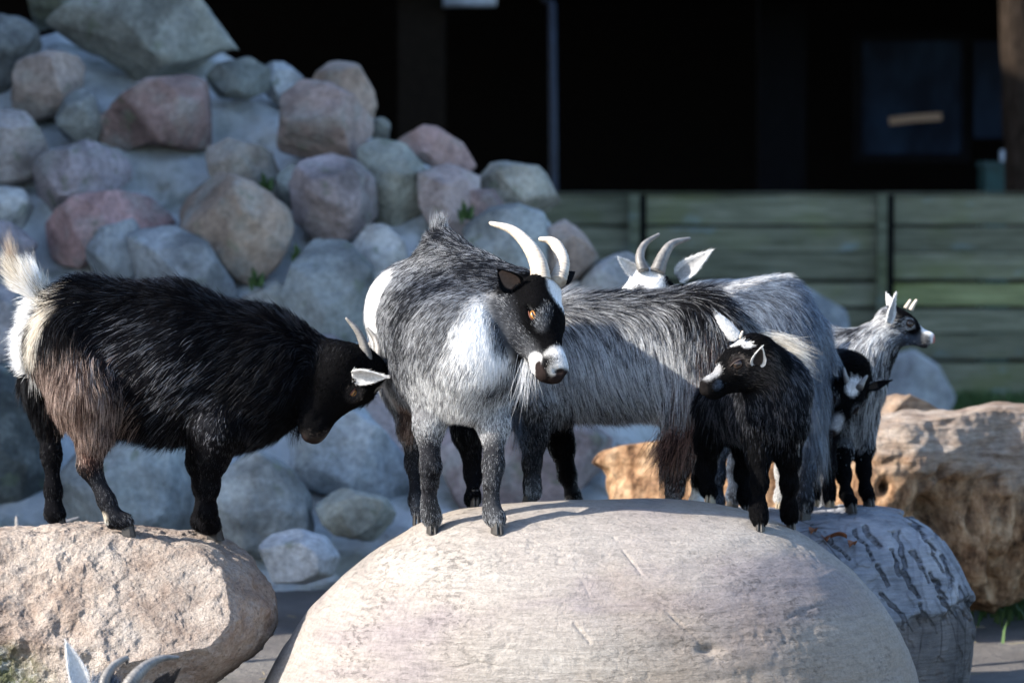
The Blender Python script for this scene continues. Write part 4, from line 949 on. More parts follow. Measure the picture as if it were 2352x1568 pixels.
# --- B: the horned goat at the centre
def goat_front():
    D = 6.88; h = hit(1065, 1222); D = float((h-CAMP)@FW) if h is not None else D
    g = Goat('goat', D, 'white and grey horned goat at the centre with white throat, standing on the smooth boulder', base='grey', eye='eye',
             reg={'trunk': (.0155, .26, 1.0, .45), 'neck': (.017, .28, 1.1, .4), 'back': (.019, .45, 1.0, .1), 'belly': (.019, .30, 1, .6), 'haunch': (.018, .28, 1, .5)})
    dn = CV(-.15, -1, 0)
    g.cap((1062, 800, .02), (975, 718, .32), 130, 130, 'trunk', .05, flow=CV(-.55, -.8, .0))
    g.cap((1052, 855, .04), (978, 845, .30), 100, 104, 'belly', .05, flow=CV(-.25, -1, .1))
    g.cap((1125, 690, .10), (1030, 600, .26), 66, 62, 'back', .05, flow=CV(-.6, -.45, -.4))
    g.cap((1015, 600, .30), (1010, 560, .30), 56, 34, 'back', .04, flow=CV(-.05, .6, -.5))
    g.cap((950, 715, .38), (958, 850, .40), 100, 84, 'haunch', .06, flow=CV(.1, -1, 0))
    g.cap((1215, 700, .06), (1110, 800, .05), 66, 108, 'neck', .05, flow=CV(-.6, -.8, .0))
    g.cap((1190, 670, .10), (1110, 660, .16), 50, 70, 'neck', .04, flow=CV(-.9, -.1, -.4))
    g.cap((1085, 850, -.02), (1080, 915, .0), 78, 46, 'neck', .04, flow=CV(-.1, -1, 0))
    g.leg([(1000, 880, .05, 66), (985, 975, .02, 38), (989, 1072, 0, 27), (987, 1110, .0, 20), (985, 1150, .0, 17), (990, 1180, 0, 24), (993, 1222, 0, 27)], 'leg', toe=(.1, 0, 1))
    g.leg([(1118, 880, .05, 64), (1135, 975, .02, 38), (1133, 1070, 0, 27), (1129, 1110, .0, 19), (1128, 1150, .0, 17), (1132, 1182, 0, 23), (1141, 1222, 0, 26)], 'leg', toe=(.25, 0, 1))
    g.leg([(945, 880, .38, 70), (945, 980, .32, 34), (950, 1060, .33, 22), (955, 1140, .28, 17), (957, 1195, .26, 20)], 'haunch', toe=(0, 0, 1), pal=None)
    g.leg([(1060, 880, .36, 66), (1075, 990, .32, 40), (1088, 1090, .34, 25), (1085, 1150, .30, 19), (1090, 1172, .28, 20)], 'haunch', toe=(.2, 0, 1), pal='black', snap='drop')
    g.cap((950, 640, .50), (925, 700, .56), 22, 12, 'tail', .02, pal='grey_dark')
    g.head((1250, 650, -.0), (.30, -.78, .55), (.825, .50, .26), .197, wide=.93)
    g.eyes(r=.062)
    H = g.H
    # colours
    g.paint((1010, 520, .3), (1110, 640, .2), 75, 'grey_dark', soft=.5)
    g.paint((1000, 640, .1), (1180, 650, .1), 95, 'grey_dark', soft=.5)
    g.paint((940, 660, .1), (945, 800, .1), 80, 'grey_dark', soft=.9)
    g.paint((878, 675, .30), (888, 800, .30), 66, 'white', soft=.12); g.paint((888, 790, .30), (922, 885, .30), 50, 'white', soft=.2)
    g.paint((915, 930, .28), (925, 990, .28), 38, 'brown', soft=.4)
    g.paint((1165, 665, -.03), (1125, 780, -.07), 56, 'white', soft=.3, rb=80); g.paint((1110, 800, -.09), (1070, 860, -.11), 68, 'white', soft=.35)
    g.paint((1160, 655, -.02), (1172, 668, -.06), 26, 'white', soft=.25)
    g.paint((1000, 900, -.02), (1010, 960, -.02), 62, 'grey_light', soft=.5); g.paint((1130, 930, 0), (1125, 985, 0), 48, 'grey_light', soft=.5)
    g.paint((1050, 880, -.06), (1060, 960, -.06), 60, 'grey_light', soft=.5)
    for x in (988, 1133): g.paint((x, 1050, 0), (x, 1240, 0), 46, 'leg_dark', soft=.45); g.paint((x-14, 1120, -.02), (x-12, 1150, -.02), 12, 'jet', soft=.8); g.paint((x+12, 1090, 0), (x+12, 1180, 0), 12, 'jet', soft=.6)
    g.paint((950, 1060, .32), (955, 1210, .28), 42, 'leg_dark', soft=.3)
    g.paint((1141, 1195, -.02), (1143, 1215, -.05), 15, 'white', soft=.3); g.paint((984, 1215, -.03), (986, 1222, -.05), 9, 'pale_grey', soft=.4)
    g.paint((991, 1077, -.05), (991, 1080, -.04), 10, 'bald_knee', soft=.2); g.paint((1135, 1073, -.05), (1135, 1075, -.04), 10, 'bald_knee', soft=.2)
    g.hpaint((.05, 0, -.15), (.9, 0, -.2), .36, 'jet', soft=.12)
    g.hpaint((.50, -.18, -.40), (.72, -.14, -.36), .11, 'grey', soft=.6); g.hpaint((.10, -.24, -.42), (.5, -.22, -.44), .13, 'grey_dark', soft=.5); g.hpaint((.1, -.2, -.5), (.35, -.2, -.55), .12, 'grey', soft=.6)
    g.hpaint((.45, .22, -.45), (.75, .16, -.42), .13, 'grey', soft=.5)
    g.hpaint((.10, .04, .04), (.18, .07, .03), .17, 'white', soft=.15)
    g.hpaint((.36, -.15, -.03), (.50, -.19, -.12), .055, 'grey', soft=.6); g.hpaint((.29, -.2, -.1), (.29, -.2, -.12), .04, 'grey_light', soft=.4)
    g.hpaint((.78, 0, -.17), (.88, 0, -.19), .118, 'white', soft=.15); g.hpaint((.76, -.1, -.33), (.80, .1, -.34), .09, 'white', soft=.15)
    g.hpaint((g.mz+.10, 0, -.17), (g.mz+.13, 0, -.24), .075, 'bald_nose', soft=.12)
    g.hpaint((g.mz+.04, -.08, -.315), (g.mz+.04, .08, -.315), .075, 'bald_nose', soft=.2); g.hpaint((g.mz-.02, -.09, -.30), (g.mz+.06, -.06, -.27), .055, 'bald_nose', soft=.2)
    g.ear((1185, 655, -.02), (1143, 618, -.05), (-.15, -.25, .9), 34, .75, 'black', 'brown', 'black')
    g.ear((1292, 640, .02), (1320, 625, .05), (.3, .1, -.9), 20, .6, 'black', 'sooty')
    g.horn([(1243, 650, -.01), (1236, 606, .005), (1212, 562, .03), (1175, 528, .055), (1124, 512, .08)], 33, 6, fdir=(.35, 0, 1), flat=.7)
    g.horn([(1280, 648, -.0), (1291, 606, .03), (1281, 570, .06), (1263, 553, .08), (1238, 549, .09)], 24, 6, fdir=(.6, 0, 1), flat=.75)
    o, f, u, w, L = g.hf
    g.tufts.append(('beard', [g.H(.62, 0, -.42), g.H(.72, 0, -.42)], 90, 22, 95, (-.35, -1, .1), 'white', .15, .8))
    g.tufts.append(('back_crest', [(1000, 545, .30), (1012, 522, .3)], 700, 22, 42, (.0, 1, -.2), 'grey', .0, .5))
    g.tufts.append(('rump_fringe', [(885, 800, .3), (905, 870, .3)], 700, 16, 36, (-1, -.45, 0), 'white', .1, .8))
    return g.build(int(230000*QH), .0036, .00023, 11, .22)
goat_front()

# --- A: the black goat at the left
def goat_black():
    D = 7.12
    g = Goat('goat', D, 'black goat on the left boulder with a raised white tail and its head lowered', base='black', horn='horn_grey',
             reg={'trunk': (.036, .30, 1.0, .25), 'back': (.036, .62, 1.1, 0), 'haunch': (.034, .28, 1, .45), 'neck': (.034, .35, 1.1, .2)})
    fl = CV(-1, -.35, 0)
    g.cap((185, 775), (390, 832), 104, 136, 'trunk', .05, flow=fl, flat=.8); g.cap((390, 832), (560, 872), 136, 136, 'trunk', .05, flow=fl, flat=.8)
    g.cap((190, 700), (400, 728), 52, 55, 'back', .05, flow=CV(-1, .1, 0), flat=.9); g.cap((400, 728), (600, 790), 55, 62, 'back', .05, flow=CV(-1, .25, 0), flat=.9)
    g.cap((600, 790), (800, 862), 60, 40, 'back', .05, flow=CV(-1, .35, 0), flat=.9)
    g.cap((815, 872, .02), (640, 866), 50, 106, 'neck', .05, flow=CV(-.6, -.8, 0), flat=.8)
    g.cap((570, 900), (560, 935), 90, 72, 'belly', .05, flow=CV(-.3, -1, 0), flat=.8)
    g.cap((300, 930), (480, 960), 60, 62, 'belly', .05, flow=CV(-.7, -.7, 0), flat=.9)
    g.cap((150, 800, -.02), (195, 905, -.05), 82, 72, 'haunch', .05, flow=CV(.1, -1, 0)); g.cap((110, 800, .08), (120, 900, .1), 62, 52, 'haunch', .05, flow=CV(.1, -1, 0), pal=None)
    g.leg([(200, 900, -.06, 70), (215, 985, -.06, 46), (205, 1055, -.06, 32), (245, 1130, -.06, 22), (262, 1165, -.06, 22), (288, 1196, -.06, 24)], 'haunch', toe=(1, 0, .25), hoof='hoof')
    g.leg([(110, 880, .09, 58), (112, 960, .09, 36), (118, 1040, .09, 27), (122, 1120, .09, 22), (124, 1170, .09, 25), (128, 1200, .09, 27)], 'haunch', toe=(1, 0, .3))
    g.leg([(500, 980, -.05, 62), (490, 1050, -.05, 38), (482, 1115, -.05, 25), (478, 1175, -.05, 23), (480, 1200, -.05, 28), (486, 1238, -.05, 30)], 'leg', toe=(1, 0, .25))
    g.leg([(470, 980, .07, 52), (458, 1060, .07, 32), (462, 1115, .07, 23), (466, 1170, .07, 20), (460, 1195, .07, 24), (462, 1224, .07, 25)], 'leg', toe=(1, 0, .25))
    g.cap((110, 690, .0), (68, 650, .0), 26, 20, 'tail', .02, flow=CV(-.25, .8, 0), pal='cream'); g.cap((68, 650), (30, 622), 14, 5, 'tail', .02, flow=CV(-.6, .8, 0), pal='cream')
    g.head((866, 842, -.0), (-.52, -.84, .17), (.742, -.54, -.395), .19)
    g.eyes(r=.050)
    g.paint((86, 665), (54, 760), 27, 'white', soft=.3); g.paint((60, 770), (62, 850, .02), 22, 'white', soft=.35); g.paint((105, 700, -.05), (80, 800, -.05), 22, 'cream', soft=.4)
    g.paint((180, 900, -.08), (215, 960, -.1), 95, 'brown', soft=.5); g.paint((120, 880, -.04), (130, 1000, 0), 62, 'brown', soft=.5)
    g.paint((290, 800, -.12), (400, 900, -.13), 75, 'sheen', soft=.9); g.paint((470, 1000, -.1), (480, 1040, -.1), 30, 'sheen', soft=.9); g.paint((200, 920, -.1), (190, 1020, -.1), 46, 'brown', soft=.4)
    g.paint((240, 1110, -.08), (290, 1190, -.08), 34, 'leg_dark', soft=.4); g.paint((232, 1187, -.07), (236, 1192, -.08), 12, 'cream', soft=.3)
    g.paint((355, 960, -.1), (370, 965, -.12), 16, 'brown', soft=.6)
    g.paint((205, 1050, -.09), (205, 1052, -.09), 20, 'redbrown', soft=.6); g.paint((458, 1030, .0), (462, 1060, 0), 14, 'brown', soft=.5)
    g.hpaint((.06, 0, -.15), (.9, 0, -.2), .38, 'jet', soft=.12); g.hpaint((.10, 0, .04), (.22, 0, .03), .085, 'white', soft=.2)
    g.hpaint((.38, -.2, -.14), (.38, -.24, -.14), .09, 'sooty', soft=.3); g.hpaint((.38, .2, -.14), (.38, .24, -.14), .09, 'sooty', soft=.3)
    g.hpaint((.88, 0, -.16), (.96, 0, -.2), .12, 'sooty', soft=.3); g.hpaint((1.0, 0, -.17), (1.0, 0, -.24), .075, 'bald_nose', soft=.2)
    g.ear((808, 862, -.07), (888, 866, -.08), (.1, -.5, .7), 25, .5, 'white', 'white', 'white')
    g.ear((850, 872, .06), (900, 880, .10), (.1, -.3, -.6), 19, .5, 'white', 'white', 'white')
    g.horn([(846, 838, -.03), (838, 800, -.035), (822, 762, -.04), (794, 729, -.045)], 19, 4, fdir=(.4, 0, 1))
    g.horn([(862, 846, .03), (868, 812, .04), (862, 780, .05), (842, 752, .055)], 19, 4, fdir=(.4, 0, 1))
    g.tufts.append(('tail_tuft', [(108, 690), (76, 652)], 1500, 16, 46, (-.02, 1, 0), 'cream', -.05, .8))
    g.tufts.append(('tail_curl', [(62, 655), (34, 625)], 200, 8, 70, (-.5, 1, 0), 'tan', -.45, .22, .3))
    g.tufts.append(('rump_fringe', [(70, 690), (46, 790), (58, 850)], 1500, 16, 28, (-1, .1, 0), 'white', .1, .9))
    g.tufts.append(('beard', [(672, 968, .0), (690, 985, .0)], 60, 12, 50, (-.4, -1, .1), 'black', .0, .8))
    return g.build(int(110000*QH), .0042, .00034, 21)
goat_black()

# --- C: the long haired grey goat behind the centre one
def goat_grey():
    D = 7.42
    g = Goat('goat', D, 'long haired grey goat behind the centre goat, brown hair hanging from its thigh', base='grey', horn='horn_grey', lenk=1.15,
             reg={'trunk': (.030, .25, 1.0, .6), 'haunch': (.034, .25, 1, .8), 'back': (.05, .42, 1, .1)})
    fl = CV(.55, -.8, 0)
    g.cap((1280, 838), (1560, 828), 122, 125, 'trunk', .05, flow=fl, flat=.8)
    g.cap((1300, 735), (1600, 722), 48, 46, 'back', .05, flow=CV(1, .15, 0)); g.cap((1600, 730), (1680, 775), 46, 42, 'back', .04, flow=CV(.9, -.5, 0))
    g.cap((1620, 800, -.02), (1610, 900, -.03), 92, 66, 'haunch', .05, flow=CV(.0, -1, 0))
    g.cap((1240, 840), (1220, 900), 85, 72, 'belly', .05, flow=CV(.1, -1, 0))
    g.cap((960, 890, .02), (1190, 850, .03), 50, 105, 'neck', .05, flow=CV(1, -.2, 0), pal='black')
    g.cap((1570, 930, -.04), (1560, 1010, -.04), 56, 34, 'skirt', .03, flow=CV(-.15, -1, .1))
    g.leg([(1230, 930, -.05, 50), (1225, 1010, -.05, 34), (1222, 1075, -.05, 24), (1222, 1130, -.05, 21), (1224, 1185, -.05, 26)], 'leg', toe=(-1, 0, .3), snap='drop')
    g.leg([(1270, 930, .10, 48), (1290, 1020, .10, 32), (1302, 1080, .10, 24), (1318, 1135, .10, 21), (1322, 1185, .10, 26)], 'leg', toe=(-1, 0, .3), snap='drop')
    g.leg([(1590, 900, -.04, 60), (1575, 990, -.05, 36), (1560, 1080, -.04, 24), (1552, 1130, -.05, 22), (1550, 1180, -.05, 26)], 'haunch', toe=(-1, 0, .3), snap='drop')
    g.leg([(1600, 900, .10, 58), (1620, 990, .10, 34), (1610, 1075, .1, 24), (1598, 1130, .1, 20), (1595, 1175, .1, 24)], 'haunch', toe=(-1, 0, .3), snap='drop')
    g.cap((1690, 775), (1755, 790), 24, 14, 'tail', .02, flow=CV(1, -.1, 0), pal='cream')
    g.head((890, 868, .0), (.78, -.62, .05), (-.62, -.78, .1), .19)
    g.eyes(r=.05)
    g.paint((1330, 690), (1640, 680), 40, 'grey_dark', soft=.7); g.paint((1600, 715, -.05), (1690, 830), 62, 'black', soft=.8); g.paint((1250, 960, -.05), (1250, 1040, -.05), 70, 'leg_dark', soft=.4)
    g.paint((1640, 830, -.06), (1620, 900, -.08), 55, 'redbrown', soft=.7)
    g.paint((1570, 950, -.1), (1560, 1080, -.1), 60, 'redbrown', soft=.5); g.paint((1560, 880, -.12), (1590, 930, -.12), 30, 'brown', soft=.7)
    g.paint((1300, 840, -.13), (1500, 850, -.13), 95, 'grey_light', soft=.7); g.paint((1380, 1000, -.05), (1500, 1010, -.05), 34, 'black', soft=.4); g.paint((1270, 960, 0), (1340, 990, 0), 36, 'black', soft=.5)
    for x in (1222, 1305, 1556, 1605): g.paint((x, 1030, 0.02), (x, 1230, 0.02), 90, 'jet', soft=.15)
    g.paint((1595, 1145, .1), (1595, 1160, .1), 26, 'white', soft=.2)
    g.paint((1200, 920, -.05), (1185, 1010, -.05), 30, 'blue_grey', soft=.6)
    g.hpaint((.06, 0, -.15), (.95, 0, -.2), .42, 'jet', soft=.12); g.hpaint((.12, 0, .03), (.26, 0, .02), .09, 'white', soft=.2); g.hpaint((.84, 0, -.12), (.98, 0, -.2), .13, 'blue_grey', soft=.3)
    g.horn([(872, 852, -.03), (852, 822, -.03), (850, 795, -.035), (862, 762, -.04)], 17, 4, fdir=(.4, 0, 1)); g.horn([(882, 846, .05), (872, 815, .06), (872, 788, .065), (885, 760, .07)], 17, 4, fdir=(.4, 0, 1))
    g.ear((910, 862, -.06), (960, 850, -.08), (.2, .3, .8), 20, .5, 'black', 'sooty')
    g.ear((925, 852, .07), (970, 838, .10), (.2, .3, -.8), 20, .5, 'black', 'sooty')
    g.tufts.append(('tail_tuft', [(1740, 782, -.02), (1785, 792, -.02)], 1300, 26, 100, (1, -.05, .05), 'cream', .35, .8))
    g.tufts.append(('tail_tip', [(1760, 800), (1790, 815)], 300, 16, 100, (1, -.3, 0), 'cream', .25, .6))
    g.tufts.append(('thigh_fringe', [(1600, 960, -.08), (1560, 1010, -.1), (1530, 1020, -.1)], 1300, 40, 80, (-.05, -1, 0), 'redbrown', .1, 1.3))
    g.tufts.append(('chest_fringe', [(1190, 900, -.06), (1200, 960, -.06)], 800, 24, 100, (-.0, -1, 0), 'blue_grey', .1, .5))
    return g.build(int(130000*QH), .005, .00031, 31, .45)
goat_grey()

# --- D: the goat at the back, bluish shade put into its coat colour
def goat_back():
    D = 7.72
    g = Goat('goat', D, 'goat at the back, coat coloured as in blue shade, white head and spread ears', base='blue_grey', horn='horn_grey', lenk=1.15,
             reg={'trunk': (.028, .25, 1, .4), 'haunch': (.032, .25, 1, .8), 'back': (.026, .4, 1, .1)})
    g.cap((1600, 790, .02), (1770, 775, 0), 105, 112, 'trunk', .05, flow=CV(.9, -.5, 0), flat=.85)
    g.cap((1620, 700), (1790, 690), 40, 50, 'back', .05, flow=CV(1, 0, 0)); g.cap((1700, 860, .02), (1790, 860), 95, 90, 'belly', .05, flow=CV(.4, -1, 0), flat=.85)
    g.cap((1808, 780, -.02), (1815, 880, -.02), 66, 56, 'haunch', .05, flow=CV(.15, -1, 0)); g.cap((1830, 880), (1850, 960), 52, 34, 'skirt', .03, flow=CV(.05, -1, 0))
    g.cap((1500, 690, .06), (1600, 750, .04), 44, 90, 'neck', .05, flow=CV(1, -.2, 0))
    g.leg([(1830, 930, -.03, 48), (1850, 1010, -.03, 32), (1855, 1080, -.03, 22), (1850, 1145, -.03, 20), (1850, 1192, -.03, 23)], 'haunch', toe=(-.6, 0, .8))
    g.leg([(1780, 930, .10, 44), (1795, 1000, .10, 30), (1800, 1080, .10, 22), (1797, 1135, .1, 19), (1796, 1166, .1, 22)], 'haunch', toe=(-.6, 0, .8), snap='drop', hoof='hoof_pale')
    g.leg([(1640, 930, -.0, 44), (1650, 1010, -.0, 30), (1648, 1080, -.0, 20), (1646, 1135, 0, 18), (1646, 1170, 0, 22)], 'leg', toe=(-.8, 0, .5), snap='drop')
    g.leg([(1680, 930, .13, 44), (1690, 1010, .13, 30), (1688, 1080, .13, 20), (1686, 1135, .13, 18), (1686, 1170, .13, 22)], 'leg', toe=(-.8, 0, .5), snap='drop')
    g.cap((1860, 740, -.0), (1893, 800, -.0), 20, 12, 'tail', .02, flow=CV(.3, -1, 0))
    g.head((1497, 628, .02), (-.45, -.80, .40), (-.15, .45, .85), .175)
    g.eyes(r=.05)
    g.paint((1560, 690, -.05), (1790, 640, .0), 16, 'pale_grey', soft=.8); g.paint((1740, 690, -.1), (1765, 700, -.1), 12, 'cream', soft=.9)  # spine highlight painted as a line of pale hair
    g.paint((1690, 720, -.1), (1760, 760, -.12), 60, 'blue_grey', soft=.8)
    g.paint((1850, 1060, 0), (1850, 1210, -.02), 36, 'grey_dark', soft=.4); g.paint((1800, 1060, .1), (1798, 1180, .1), 40, 'pale_grey', soft=.3); g.paint((1850, 1170, -.04), (1850, 1190, -.06), 12, 'white', soft=.5)
    for x in (1648, 1688): g.paint((x, 1000, .05), (x, 1190, .05), 70, 'black', soft=.2)
    g.hpaint((.0, 0, -.1), (.9, 0, -.2), .42, 'white', soft=.12); g.hpaint((.02, .25, -.05), (-.10, .20, -.1), .12, 'jet', soft=.25); g.hpaint((.3, 0, 0), (.3, 0, 0), .09, 'grey_dark', soft=.4)
    g.ear((1460, 628, .02), (1420, 590, .0), (-.2, .2, .9), 17, .5, 'white', 'white', 'white')
    g.ear((1556, 638, .03), (1632, 577, .0), (-.1, .3, .9), 25, .5, 'white', 'pale_grey', 'white')
    g.horn([(1478, 622, .0), (1470, 590, .01), (1482, 560, .03), (1515, 537, .05)], 18, 4, fdir=(-.3, 0, 1)); g.horn([(1510, 625, .0), (1523, 590, .01), (1545, 560, .03), (1586, 547, .05)], 24, 4, fdir=(-.3, 0, 1))
    return g.build(int(90000*QH), .005, .00032, 41, .4)
goat_back()

# --- E: the dark kid on the boulder
def kid_dark():
    h = hit(1780, 1214); D = float((h-CAMP)@FW) if h is not None else 6.95
    g = Goat('goat_kid', D, 'dark kid with a white nose standing on the right of the smooth boulder', 'kid', 'goat kids', base='dark_kid', eye='eye_dark',
             reg={'trunk': (.019, .32, 1, .35), 'neck': (.018, .32, 1.1, .3), 'belly': (.020, .35, 1, .5), 'head': (.008, .25, 2.4, 0), 'leg': (.012, .3, 1.8, .3)})
    g.cap((1778, 912, .03), (1712, 925, .22), 64, 66, 'trunk', .05, flow=CV(.1, -1, 0)); g.cap((1712, 925, .22), (1672, 920, .32), 74, 66, 'haunch', .05, flow=CV(.0, -1, 0))
    g.cap((1784, 896, .06), (1784, 955, .03), 50, 54, 'belly', .05, flow=CV(.1, -1, 0)); g.cap((1735, 960, .04), (1750, 980, .03), 52, 48, 'belly', .04, flow=CV(0, -1, 0))
    g.cap((1743, 830, -.02), (1778, 890, .03), 50, 60, 'neck', .05, flow=CV(.5, -.8, 0)); g.cap((1764, 828, .05), (1788, 864, .07), 28, 40, 'neck', .05, flow=CV(.6, -.8, 0))
    g.leg([(1745, 985, .02, 38), (1742, 1050, .01, 26), (1745, 1105, 0, 20), (1742, 1160, 0, 16), (1743, 1180, 0, 18), (1746, 1216, 0, 20)], 'leg', toe=(-.1, 0, 1), pal='jet')
    g.leg([(1810, 985, .02, 38), (1812, 1050, .01, 25), (1812, 1105, 0, 20), (1812, 1160, 0, 16), (1813, 1180, 0, 18), (1816, 1212, 0, 20)], 'leg', toe=(.1, 0, 1), pal='jet')
    g.leg([(1655, 940, .26, 52), (1632, 1000, .24, 32), (1622, 1070, .26, 23), (1626, 1120, .24, 18), (1632, 1152, .22, 21)], 'haunch', toe=(-.3, 0, 1), pal='jet', hoof='hoof_pale')
    g.leg([(1705, 950, .28, 52), (1712, 1010, .28, 32), (1708, 1080, .30, 22), (1712, 1130, .26, 18), (1716, 1168, .25, 21)], 'haunch', toe=(-.1, 0, 1), pal='jet', snap='drop')
    g.cap((1665, 870, .37), (1655, 850, .41), 16, 10, 'tail', .02, pal='dark_kid')
    g.head((1737, 774, -.02), (-.78, -.48, .40), (-.42, .80, .28), .148, kid=True)
    g.eyes(r=.078)
    g.hpaint((.05, 0, -.15), (.9, 0, -.2), .42, 'jet', soft=.12)
    g.hpaint((.26, .02, .06), (.30, -.1, .05), .06, 'white', soft=.3); g.hpaint((.24, .12, .04), (.24, .16, .03), .05, 'white', soft=.3)
    g.hpaint((.70, 0, -.10), (.84, 0, -.13), .085, 'pale_grey', soft=.25); g.hpaint((.80, .1, -.21), (.84, .1, -.22), .05, 'blue_grey', soft=.4); g.hpaint((.80, -.1, -.21), (.84, -.1, -.22), .05, 'blue_grey', soft=.4)
    g.hpaint((g.mz+.12, 0, -.16), (g.mz+.12, 0, -.23), .085, 'bald_dark', soft=.15)
    for y in (-1, 1): g.hpaint((.49, y*.2, -.10), (.49, y*.24, -.10), .12, 'sooty', soft=.3)
    g.paint((1760, 850, -.06), (1775, 900, -.08), 40, 'sooty', soft=.6); g.paint((1852, 1020, .0), (1850, 1060, .0), 14, 'white', soft=.6); g.paint((1690, 1000, -.0), (1690, 1040, .0), 12, 'sooty', soft=.6)
    for x in (1744, 1813): g.paint((x, 1111, -.05), (x, 1112, -.05), 5, 'bald_knee', soft=.2)
    g.ear((1694, 780, .02), (1636, 710, .02), (-.1, .2, -.9), 17, .5, 'white', 'white', 'white', blobs=[((1634, 712, .02), 16, 'sooty')])
    g.ear((1738, 838, -.075), (1750, 796, -.10), (.12, .0, 1), 21, .8, 'white', 'sooty', 'white')
    g.extra[0] = g.extra[0][:6]+('white', 'white', 'white')+g.extra[0][9:]
    g.horn([(1701, 776, -.05), (1703, 768, -.052), (1706, 760, -.05)], 6, 3, mat='horn_pale')
    return g.build(int(85000*QH), .0036, .00030, 51)
kid_dark()

# --- F: the pale kid looking right
def kid_pale():
    D = 7.95
    g = Goat('goat_kid', D, 'pale grey kid on the weathered log stretching its neck to the right', 'kid', 'goat kids', base='grey', eye='eye_dark',
             reg={'trunk': (.028, .3, 1, .5), 'neck': (.026, .3, 1.1, .5)})
    g.cap((1950, 890, .0), (1850, 850, .22), 72, 66, 'trunk', .05, flow=CV(-.5, -.8, 0)); g.cap((1945, 960, -.01), (1950, 985, .0), 52, 44, 'belly', .04, flow=CV(0, -1, 0))
    g.cap((2045, 760, .0), (1960, 840, .0), 42, 74, 'neck', .05, flow=CV(-.6, -.7, 0)); g.cap((1930, 815, .03), (1900, 815, .12), 50, 52, 'back', .04, flow=CV(-.9, .1, 0))
    g.leg([(1930, 970, -.01, 36), (1935, 1040, -.02, 25), (1938, 1090, -.02, 20), (1944, 1135, -.02, 16), (1953, 1174, -.03, 21)], 'leg', toe=(.5, 0, 1), pal=['grey', 'jet', 'jet', 'jet'])
    g.leg([(1982, 960, .02, 34), (1984, 1030, .02, 24), (1984, 1080, .02, 19), (1988, 1125, .02, 16), (1994, 1162, .01, 21)], 'leg', toe=(.5, 0, 1), pal=['grey', 'jet', 'jet', 'jet'])
    g.leg([(1850, 900, .24, 46), (1870, 990, .22, 26), (1885, 1070, .2, 19), (1890, 1120, .18, 16), (1895, 1165, .16, 20)], 'haunch', toe=(.5, 0, 1), snap='drop')
    g.leg([(1830, 900, .34, 46), (1840, 990, .34, 26), (1850, 1070, .34, 19), (1850, 1120, .32, 16), (1855, 1165, .32, 20)], 'haunch', toe=(.5, 0, 1), snap='drop')
    g.head((2040, 706, .0), (.88, -.40, .22), (.42, .9, .1), .118, kid=True, open_mouth=True)
    g.eyes(r=.08)
    g.hpaint((.0, 0, -.15), (.5, 0, -.18), .40, 'grey', soft=.2); g.hpaint((-.05, 0, -.35), (.3, 0, -.4), .26, 'pale_grey', soft=.3); g.hpaint((.2, 0, .06), (.72, 0, -.08), .15, 'jet', soft=.2); g.hpaint((.12, -.22, -.10), (.3, -.24, -.2), .08, 'jet', soft=.2)
    g.hpaint((.55, -.12, -.2), (.62, -.12, -.26), .08, 'jet', soft=.3); g.hpaint((.74, 0, -.12), (.95, 0, -.2), .11, 'white', soft=.2); g.hpaint((.4, 0, -.45), (.85, 0, -.4), .12, 'grey_dark', soft=.3)
    g.hpaint((g.mz+.12, 0, -.16), (g.mz+.12, 0, -.24), .07, 'bald_pink', soft=.2)
    g.hpaint((.25, -.12, -.36), (.6, -.08, -.36), .16, 'blue_grey', soft=.5)
    for y in (-1, 1): g.hpaint((.26, y*.2, -.06), (.56, y*.17, -.10), .17, 'jet', soft=.15); g.hpaint((.48, y*.2, -.10), (.50, y*.26, -.10), .105, 'pale_grey', soft=.15); g.hpaint((.48, y*.2, -.10), (.50, y*.26, -.10), .062, 'jet', soft=.2)
    g.paint((2035, 745, -.04), (1985, 800, -.06), 28, 'grey_light', soft=.7); g.paint((1930, 830, -.06), (1960, 850, -.08), 50, 'grey_light', soft=.6); g.paint((2010, 760, .0), (1950, 800, .0), 22, 'grey_dark', soft=.6)
    g.paint((2050, 800, .0), (2010, 860, .0), 34, 'grey_dark', soft=.4); g.paint((1925, 1000, -.04), (1925, 1030, -.04), 16, 'white', soft=.5)
    for x, dx in ((1936, 8), (1985, 6)): g.paint((x, 1070, 0), (x+dx, 1180, 0), 40, 'jet', soft=.15)
    g.ear((2040, 742, -.05), (2056, 676, -.05), (.6, .2, .6), 15, .5, 'white', 'pale_grey', 'white'); g.ear((2048, 712, .05), (2036, 674, .07), (.5, .2, -.6), 15, .5, 'white', 'pale_grey', 'white')
    g.horn([(2092, 712, -.01), (2098, 700, -.01), (2106, 688, -.01)], 8, 4, mat='horn_pale'); g.horn([(2080, 708, .03), (2086, 698, .03), (2092, 688, .03)], 8, 4, mat='horn_pale')
    return g.build(int(40000*QH), .0045, .00042, 61)
kid_pale()

